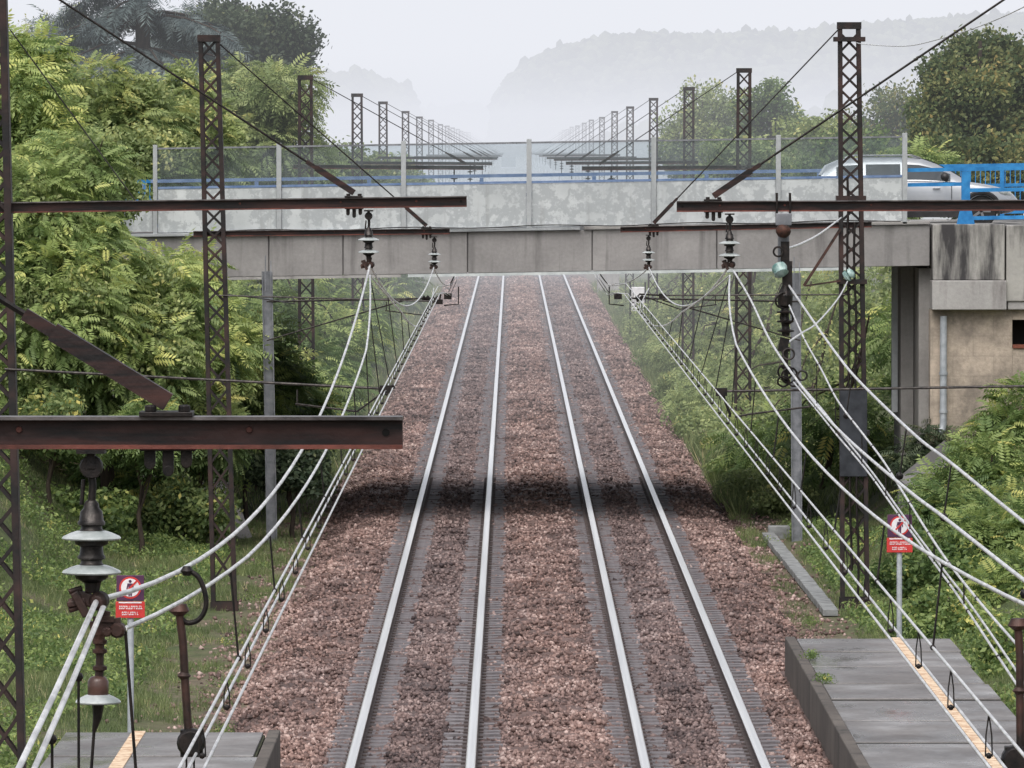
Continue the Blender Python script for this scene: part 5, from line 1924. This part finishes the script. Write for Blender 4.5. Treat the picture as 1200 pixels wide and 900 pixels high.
for i, (px, py, Y, rx, rz, nn, mt, lab) in enumerate([
    (830, 145, 330, 1.6, 1.9, 2000, 'leaf_pale', 'misty round tree between two masts right of centre'),
    (905, 140, 300, 1.5, 1.3, 1600, 'leaf_g', 'misty spreading tree left of the tall right mast'),
    (1035, 145, 290, 1.5, 1.3, 1700, 'leaf_autumn', 'hazy brownish tree right of the tall right mast'),
    (950, 170, 260, 1.6, .9, 1500, 'leaf_pale', 'hazy low tree behind the right glass screens'),
    (1010, 182, 240, 1.5, .8, 1500, 'leaf_g', 'green hedge-like tree behind the car roof'),
    (880, 185, 250, 1.3, .7, 1200, 'leaf_pale', 'low pale tree behind the glass right of the second right mast'),
    (400, 190, 260, 1.3, .8, 1200, 'leaf_pale', 'low pale tree behind the glass right of the first left mast'),
    (445, 195, 330, 1.4, .7, 1000, 'leaf_pale', 'small misty tree behind the glass right of the second left mast')]):
    b = base_of(px, Y)
    tree('misty_tree', lab, 'tree', b, [L3(px, py, Y, rx, rz), L3(px + 25, py + 22, Y, rx * .9, rz * .8), L3(px - 27, py + 25, Y, rx * .9, rz * .8), L3(px, py + 50, Y, rx * 1.2, rz)], nn, CL[i % 2], .36, M[mt], 150 + i, .12)

for i, (x, y, r) in enumerate([(4.0, 107.8, .22), (4.02, 101, .16), (4.3, 98.5, .14), (4.32, 103, .12), (5.0, 110, .3), (5.75, 111.5, .32), (4.75, 112.5, .25), (5.1, 122, .2), (-3.2, 92, .28), (-4.4, 94.5, .3), (-4.0, 99, .25), (-4.3, 108, .3), (-4.5, 117, .35), (-4.6, 128, .35), (5.2, 146, .35), (6.6, 113, .4), (6.75, 106, .3), (6.8, 99, .3), (-4.8, 138, .4)]):
    zb_ = .36 if (x > 4.2 and y < 107) and x < 6.5 else gz(x, y)
    lab_ = '%s small weed tuft beside the %s' % ((words + ['fourteenth', 'fifteenth', 'sixteenth', 'seventeenth', 'eighteenth', 'nineteenth'])[i], 'right platform and trough' if x > 0 else 'left ballast edge')
    t_ = thing('weed_clump', (x, y, zb_), lab_, 'weeds', 'weed tufts by the platforms and ballast')
    k_ = 50
    r *= .8
    p_ = np.array([[x, y, zb_ + .03 + r * .2]]) + RNG.normal(0, 1, (k_, 3)) * np.array([r * .5, r * 1.3, r * .22])
    scatter('foliage', CL[1][0], CL[1][1], p_, frames(RNG.normal(0, 1, (k_, 3)), RNG.random(k_) * 6), .04 + .05 * RNG.random(k_), np.clip(RNG.normal(.5, .2, k_), 0, 1), M['leaf_bank'], t_)

# ground cover
gverts = []
for k in range(4):
    a = k * 1.6 + .3
    dx, dy = math.cos(a), math.sin(a)
    o_ = np.array([dx * .12, dy * .12, 0])
    gverts += [o_ + np.array([-dy * .04, dx * .04, 0]), o_ + np.array([dy * .04, -dx * .04, 0]), o_ * 2.6 + np.array([dy * .02, -dx * .02, .62]), o_ * 4 + np.array([0, 0, .9 + .1 * k])]
gv = np.array(gverts)
gf = np.array([[4 * k, 4 * k + 1, 4 * k + 2, 4 * k + 3] for k in range(4)])


def rng_sparse(x, y):
    return np.sin(x * 5.1 + y * 1.3) + np.sin(y * .71 - x * 2) + np.sin(y * 2.3 + x) > .0


def grass(name, label, x0, x1, y0, y1, n, hmax, seed, dens, mat='grass'):
    rng = np.random.default_rng(seed)
    x = rng.uniform(x0, x1, n)
    y = rng.uniform(y0, y1, n)
    pat = np.sin(x * .9 + np.sin(y * .23) * 2) * np.sin(y * .31 + x * .5) * .5 + .5
    keep = (rng.random(n) < np.clip(pat * 1.5 + .15, 0, 1)) & dens(x, y)
    x, y, pat = x[keep], y[keep], pat[keep]
    m = len(x)
    z = ground_z(x, y) - .02
    ang = rng.random(m) * 6.28
    rot = np.zeros((m, 3, 3))
    c, s = np.cos(ang), np.sin(ang)
    rot[:, 0, 0], rot[:, 0, 1], rot[:, 1, 0], rot[:, 1, 1], rot[:, 2, 2] = c, -s, s, c, 1
    rot[:, 0, 2] = rng.normal(0, .25, m)
    rot[:, 1, 2] = rng.normal(0, .25, m)
    sc = hmax * (.35 + .65 * rng.random(m)) * (.55 + .6 * pat)
    tint = np.clip(.2 + .5 * rng.random(m) + .25 * (pat - .5) + (rng.random(m) < .08) * .4, 0, 1)
    o = scatter(name, gv, gf, np.stack([x, y, z], 1), rot, sc, tint, M[mat])
    return tag(o, label, 'grass', kind='stuff')


grass('grass', 'rough green grass between the left platform and the trees', -11.5, -4.05, 88, 158, 60000, .20, 201,
      lambda x, y: ((y > 90.6) | (x < -5.7)) & ((x < -5.3 + .35 * np.sin(y * .31)) | (rng_sparse(x, y))))
grass('grass', 'rough green grass and weeds on the right verge', 4.75, 11.5, 88, 158, 50000, .20, 202,
      lambda x, y: ((y > 108) | (x > 6.6)) & (np.abs(x - 5.45) > .24) & ((x > 5.9) | (rng_sparse(x, y))))
grass('grass', 'pale grass beyond the bridge right of the rails', 4.7, 9, 158, 420, 16000, .6, 203, lambda x, y: x > 4.75)
grass('grass', 'grass beyond the bridge left of the rails', -9, -4.05, 158, 420, 14000, .6, 204, lambda x, y: x < -4.1)
# leafy ground cover: broad herb leaves in the grass
rng = np.random.default_rng(207)


def herbs(name, label, x0, x1, y0, y1, n, seed, cond):
    rng = np.random.default_rng(seed)
    x = rng.uniform(x0, x1, n)
    y = rng.uniform(y0, y1, n)
    k = cond(x, y) & (np.sin(x * 1.7 + y * .4) + np.sin(y * .63 - x) > -.3)
    x, y = x[k], y[k]
    m = len(x)
    p = np.stack([x, y, ground_z(x, y) + .10 + .12 * rng.random(m)], 1)
    d = rng.normal(0, 1, (m, 3))
    d[:, 2] *= .4
    o = scatter(name, CL[1][0], CL[1][1], p, frames(d, rng.random(m) * 6), .10 + .10 * rng.random(m), np.clip(rng.normal(.55, .18, m), 0, 1), M['leaf_bank'])
    return tag(o, label, 'ground cover', kind='stuff')


herbs('undergrowth', 'leafy green ground cover on the left bank', -11.5, -5.6, 92, 150, 9000, 208, lambda x, y: (y > 90.6))
herbs('undergrowth', 'leafy green ground cover on the right bank', 5.8, 11.5, 92, 152, 8000, 209, lambda x, y: (x > 6.7) | (y > 109))

# ------------------------------------------------------------------ far hills and woods


def hill_strip(name, sil, Y, depth, seed, label, tree_r, ntree):
    """a wooded rise: ground ridge and trees over it"""
    rng = np.random.default_rng(seed)
    s = F / Y
    xs = np.array([(p[0] - 600) / s for p in sil])
    zs = np.array([CAMZ + (174 - p[1]) / s for p in sil]) - tree_r * 1.2
    gxh = np.linspace(xs[0] - 20, xs[-1] + 60, 90)
    mb = MB()
    rows = 7
    V = []
    for j in range(rows):
        f = j / (rows - 1)
        for x in gxh:
            ztop = np.interp(x, xs, zs, left=-8, right=zs[-1])
            V.append((x, Y - depth * (1 - f), -8 + (ztop + 8) * math.sin(f * math.pi / 2) ** 1.2))
    nxh = len(gxh)
    mb.v = V
    mb.f = [(j * nxh + i, j * nxh + i + 1, (j + 1) * nxh + i + 1, (j + 1) * nxh + i) for j in range(rows - 1) for i in range(nxh - 1)]
    mb.mi = [0] * len(mb.f)
    tag(mb.build(name, M['woods'], smooth=True), kind='structure')
    # trees: lumpy low spheres
    th = np.linspace(0, 2 * math.pi, 8)[:-1]
    tv = [(0.1, 0, 1.08)]
    for zz, rr_ in ((.82, .62), (.2, 1.0), (-.5, .8)):
        tv += [(rr_ * math.cos(a_) * (1 + .18 * math.sin(3 * a_ + zz * 5)), rr_ * math.sin(a_), zz) for a_ in th]
    tf = [(0, 0, 1 + (k + 1) % 7, 1 + k) for k in range(7)]
    tfs = []
    for r_ in range(2):
        for k in range(7):
            tfs.append((1 + r_ * 7 + k, 1 + r_ * 7 + (k + 1) % 7, 8 + r_ * 7 + (k + 1) % 7, 8 + r_ * 7 + k))
    tv = np.array(tv)
    tri = []
    for k in range(7):
        tri.append((0, 1 + k, 1 + (k + 1) % 7))
    for q in tfs:
        tri.append((q[0], q[3], q[2]))
        tri.append((q[0], q[2], q[1]))
    x = rng.uniform(gxh[0], gxh[-1], ntree)
    f = np.where(rng.random(ntree) < .35, 1.0, rng.random(ntree) ** .6)
    zt = np.interp(x, xs, zs, left=-8, right=zs[-1])
    z = -8 + (zt + 8) * np.sin(f * math.pi / 2) ** 1.2
    y = Y - depth * (1 - f)
    sc = tree_r * (.55 + .75 * rng.random(ntree))
    scl = np.stack([sc * rng.uniform(.6, 1.3, ntree), sc, sc * np.where(rng.random(ntree) < .06, 1.7, 1.0) * rng.uniform(.75, 1.2, ntree)], 1)
    ang = rng.random(ntree) * 6.28
    rot = np.zeros((ntree, 3, 3))
    c, s_ = np.cos(ang), np.sin(ang)
    rot[:, 0, 0], rot[:, 0, 1], rot[:, 1, 0], rot[:, 1, 1], rot[:, 2, 2] = c, -s_, s_, c, 1
    w = scatter('woods', tv, tri, np.stack([x, y, z], 1), rot, scl, rng.random(ntree), M['woods'])
    tag(w, label, 'woods', kind='stuff')


hill_strip('hills', [(560, 190), (578, 150), (583, 108), (600, 85), (625, 68), (655, 55), (690, 46), (720, 40), (760, 38), (800, 40), (900, 38), (960, 34), (1040, 26), (1120, 20), (1210, 16)], 1300, 240, 301, 'foggy wooded hill rising to the right behind the masts', 1.05, 7000)
hill_strip('hills', [(330, 95), (370, 88), (400, 84), (420, 82), (450, 92), (478, 100), (486, 120), (500, 160), (510, 190)], 1250, 120, 302, 'foggy wooded rise left of centre behind the masts', 1.1, 2400)
hill_strip('hills', [(440, 128), (500, 125), (540, 118), (570, 124), (600, 122), (660, 125)], 2400, 150, 303, 'faintest wooded ridge in the fog at the vanishing point', 3.0, 400)
hill_strip('hills', [(660, 175), (720, 150), (780, 140), (860, 130), (930, 122), (1000, 120), (1080, 112), (1210, 100)], 800, 60, 304, 'misty belt of trees below the right hill', 1.5, 900)

# ------------------------------------------------------------------ fog


def fog(name, label, x0, x1, y0, y1, z0, z1, sigma, col):
    mb = MB().box(x0, x1, y0, y1, z0, z1)
    m = bpy.data.materials.new(name)
    m.use_nodes = True
    t = m.node_tree
    t.nodes.clear()
    out = N(t, 'ShaderNodeOutputMaterial')
    ab_ = N(t, 'ShaderNodeVolumeAbsorption')
    ab_.inputs['Color'].default_value = (0, 0, 0, 1)
    ab_.inputs['Density'].default_value = sigma
    em = N(t, 'ShaderNodeEmission')
    em.inputs['Color'].default_value = (*col, 1)
    em.inputs['Strength'].default_value = sigma  # fog glows by itself in place of scattered skylight
    ad = N(t, 'ShaderNodeAddShader')
    t.links.new(ab_.outputs[0], ad.inputs[0])
    t.links.new(em.outputs[0], ad.inputs[1])
    t.links.new(ad.outputs[0], out.inputs['Volume'])
    o = mb.build(name, m)
    return tag(o, label, 'fog', kind='stuff')


FOGC = (0.84, 0.86, 0.92)
fog('fog', 'pale drizzle haze filling the valley beyond the bridge', -1600, 1600, 172.5, 5000, -30, 160, .00105, FOGC)
fog('mist', 'thin mist layer hanging in front of the wooded hill', -850, 850, 620, 1085, -28.5, 22, .0010, (0.81, 0.83, 0.89))
fog('mist', 'denser low mist lying along the far tracks and hill foot', -900, 900, 400, 1080, -29, 13, .0028, (0.78, 0.80, 0.87))

# ------------------------------------------------------------------ light
w = bpy.data.worlds.new('World')
SC.world = w
w.use_nodes = True
t = w.node_tree
bg = t.nodes['Background']
sky = N(t, 'ShaderNodeTexSky', sky_type='NISHITA')
sky.sun_disc = False
SUN_EL, SUN_AZ = math.radians(57), math.radians(192)
sky.sun_elevation = SUN_EL
sky.sun_rotation = SUN_AZ
sky.dust_density = 6
sky.air_density = 1.0
hsv = N(t, 'ShaderNodeHueSaturation')
hsv.inputs['Saturation'].default_value = 0.35
t.links.new(sky.outputs[0], hsv.inputs['Color'])
t.links.new(hsv.outputs[0], bg.inputs[0])
bg.inputs[1].default_value = 0.15
sd = bpy.data.lights.new('sun', 'SUN')
sd.energy = 1.45
sd.angle = math.radians(60)
sd.color = (1.0, 0.965, 0.92)
so = bpy.data.objects.new('sun', sd)
COL.objects.link(so)
dirv = Vector((math.sin(SUN_AZ) * math.cos(SUN_EL), math.cos(SUN_AZ) * math.cos(SUN_EL), math.sin(SUN_EL)))
so.rotation_euler = dirv.to_track_quat('Z', 'Y').to_euler()

SC.view_settings.view_transform = 'Standard'
SC.view_settings.look = 'None'
SC.view_settings.exposure = 0
SC.render.engine = 'CYCLES'
SC.cycles.use_denoising = True
SC.cycles.max_bounces = 6
SC.cycles.transparent_max_bounces = 12
for o in bpy.data.objects:
    if '_o' in o:
        del o['_o']
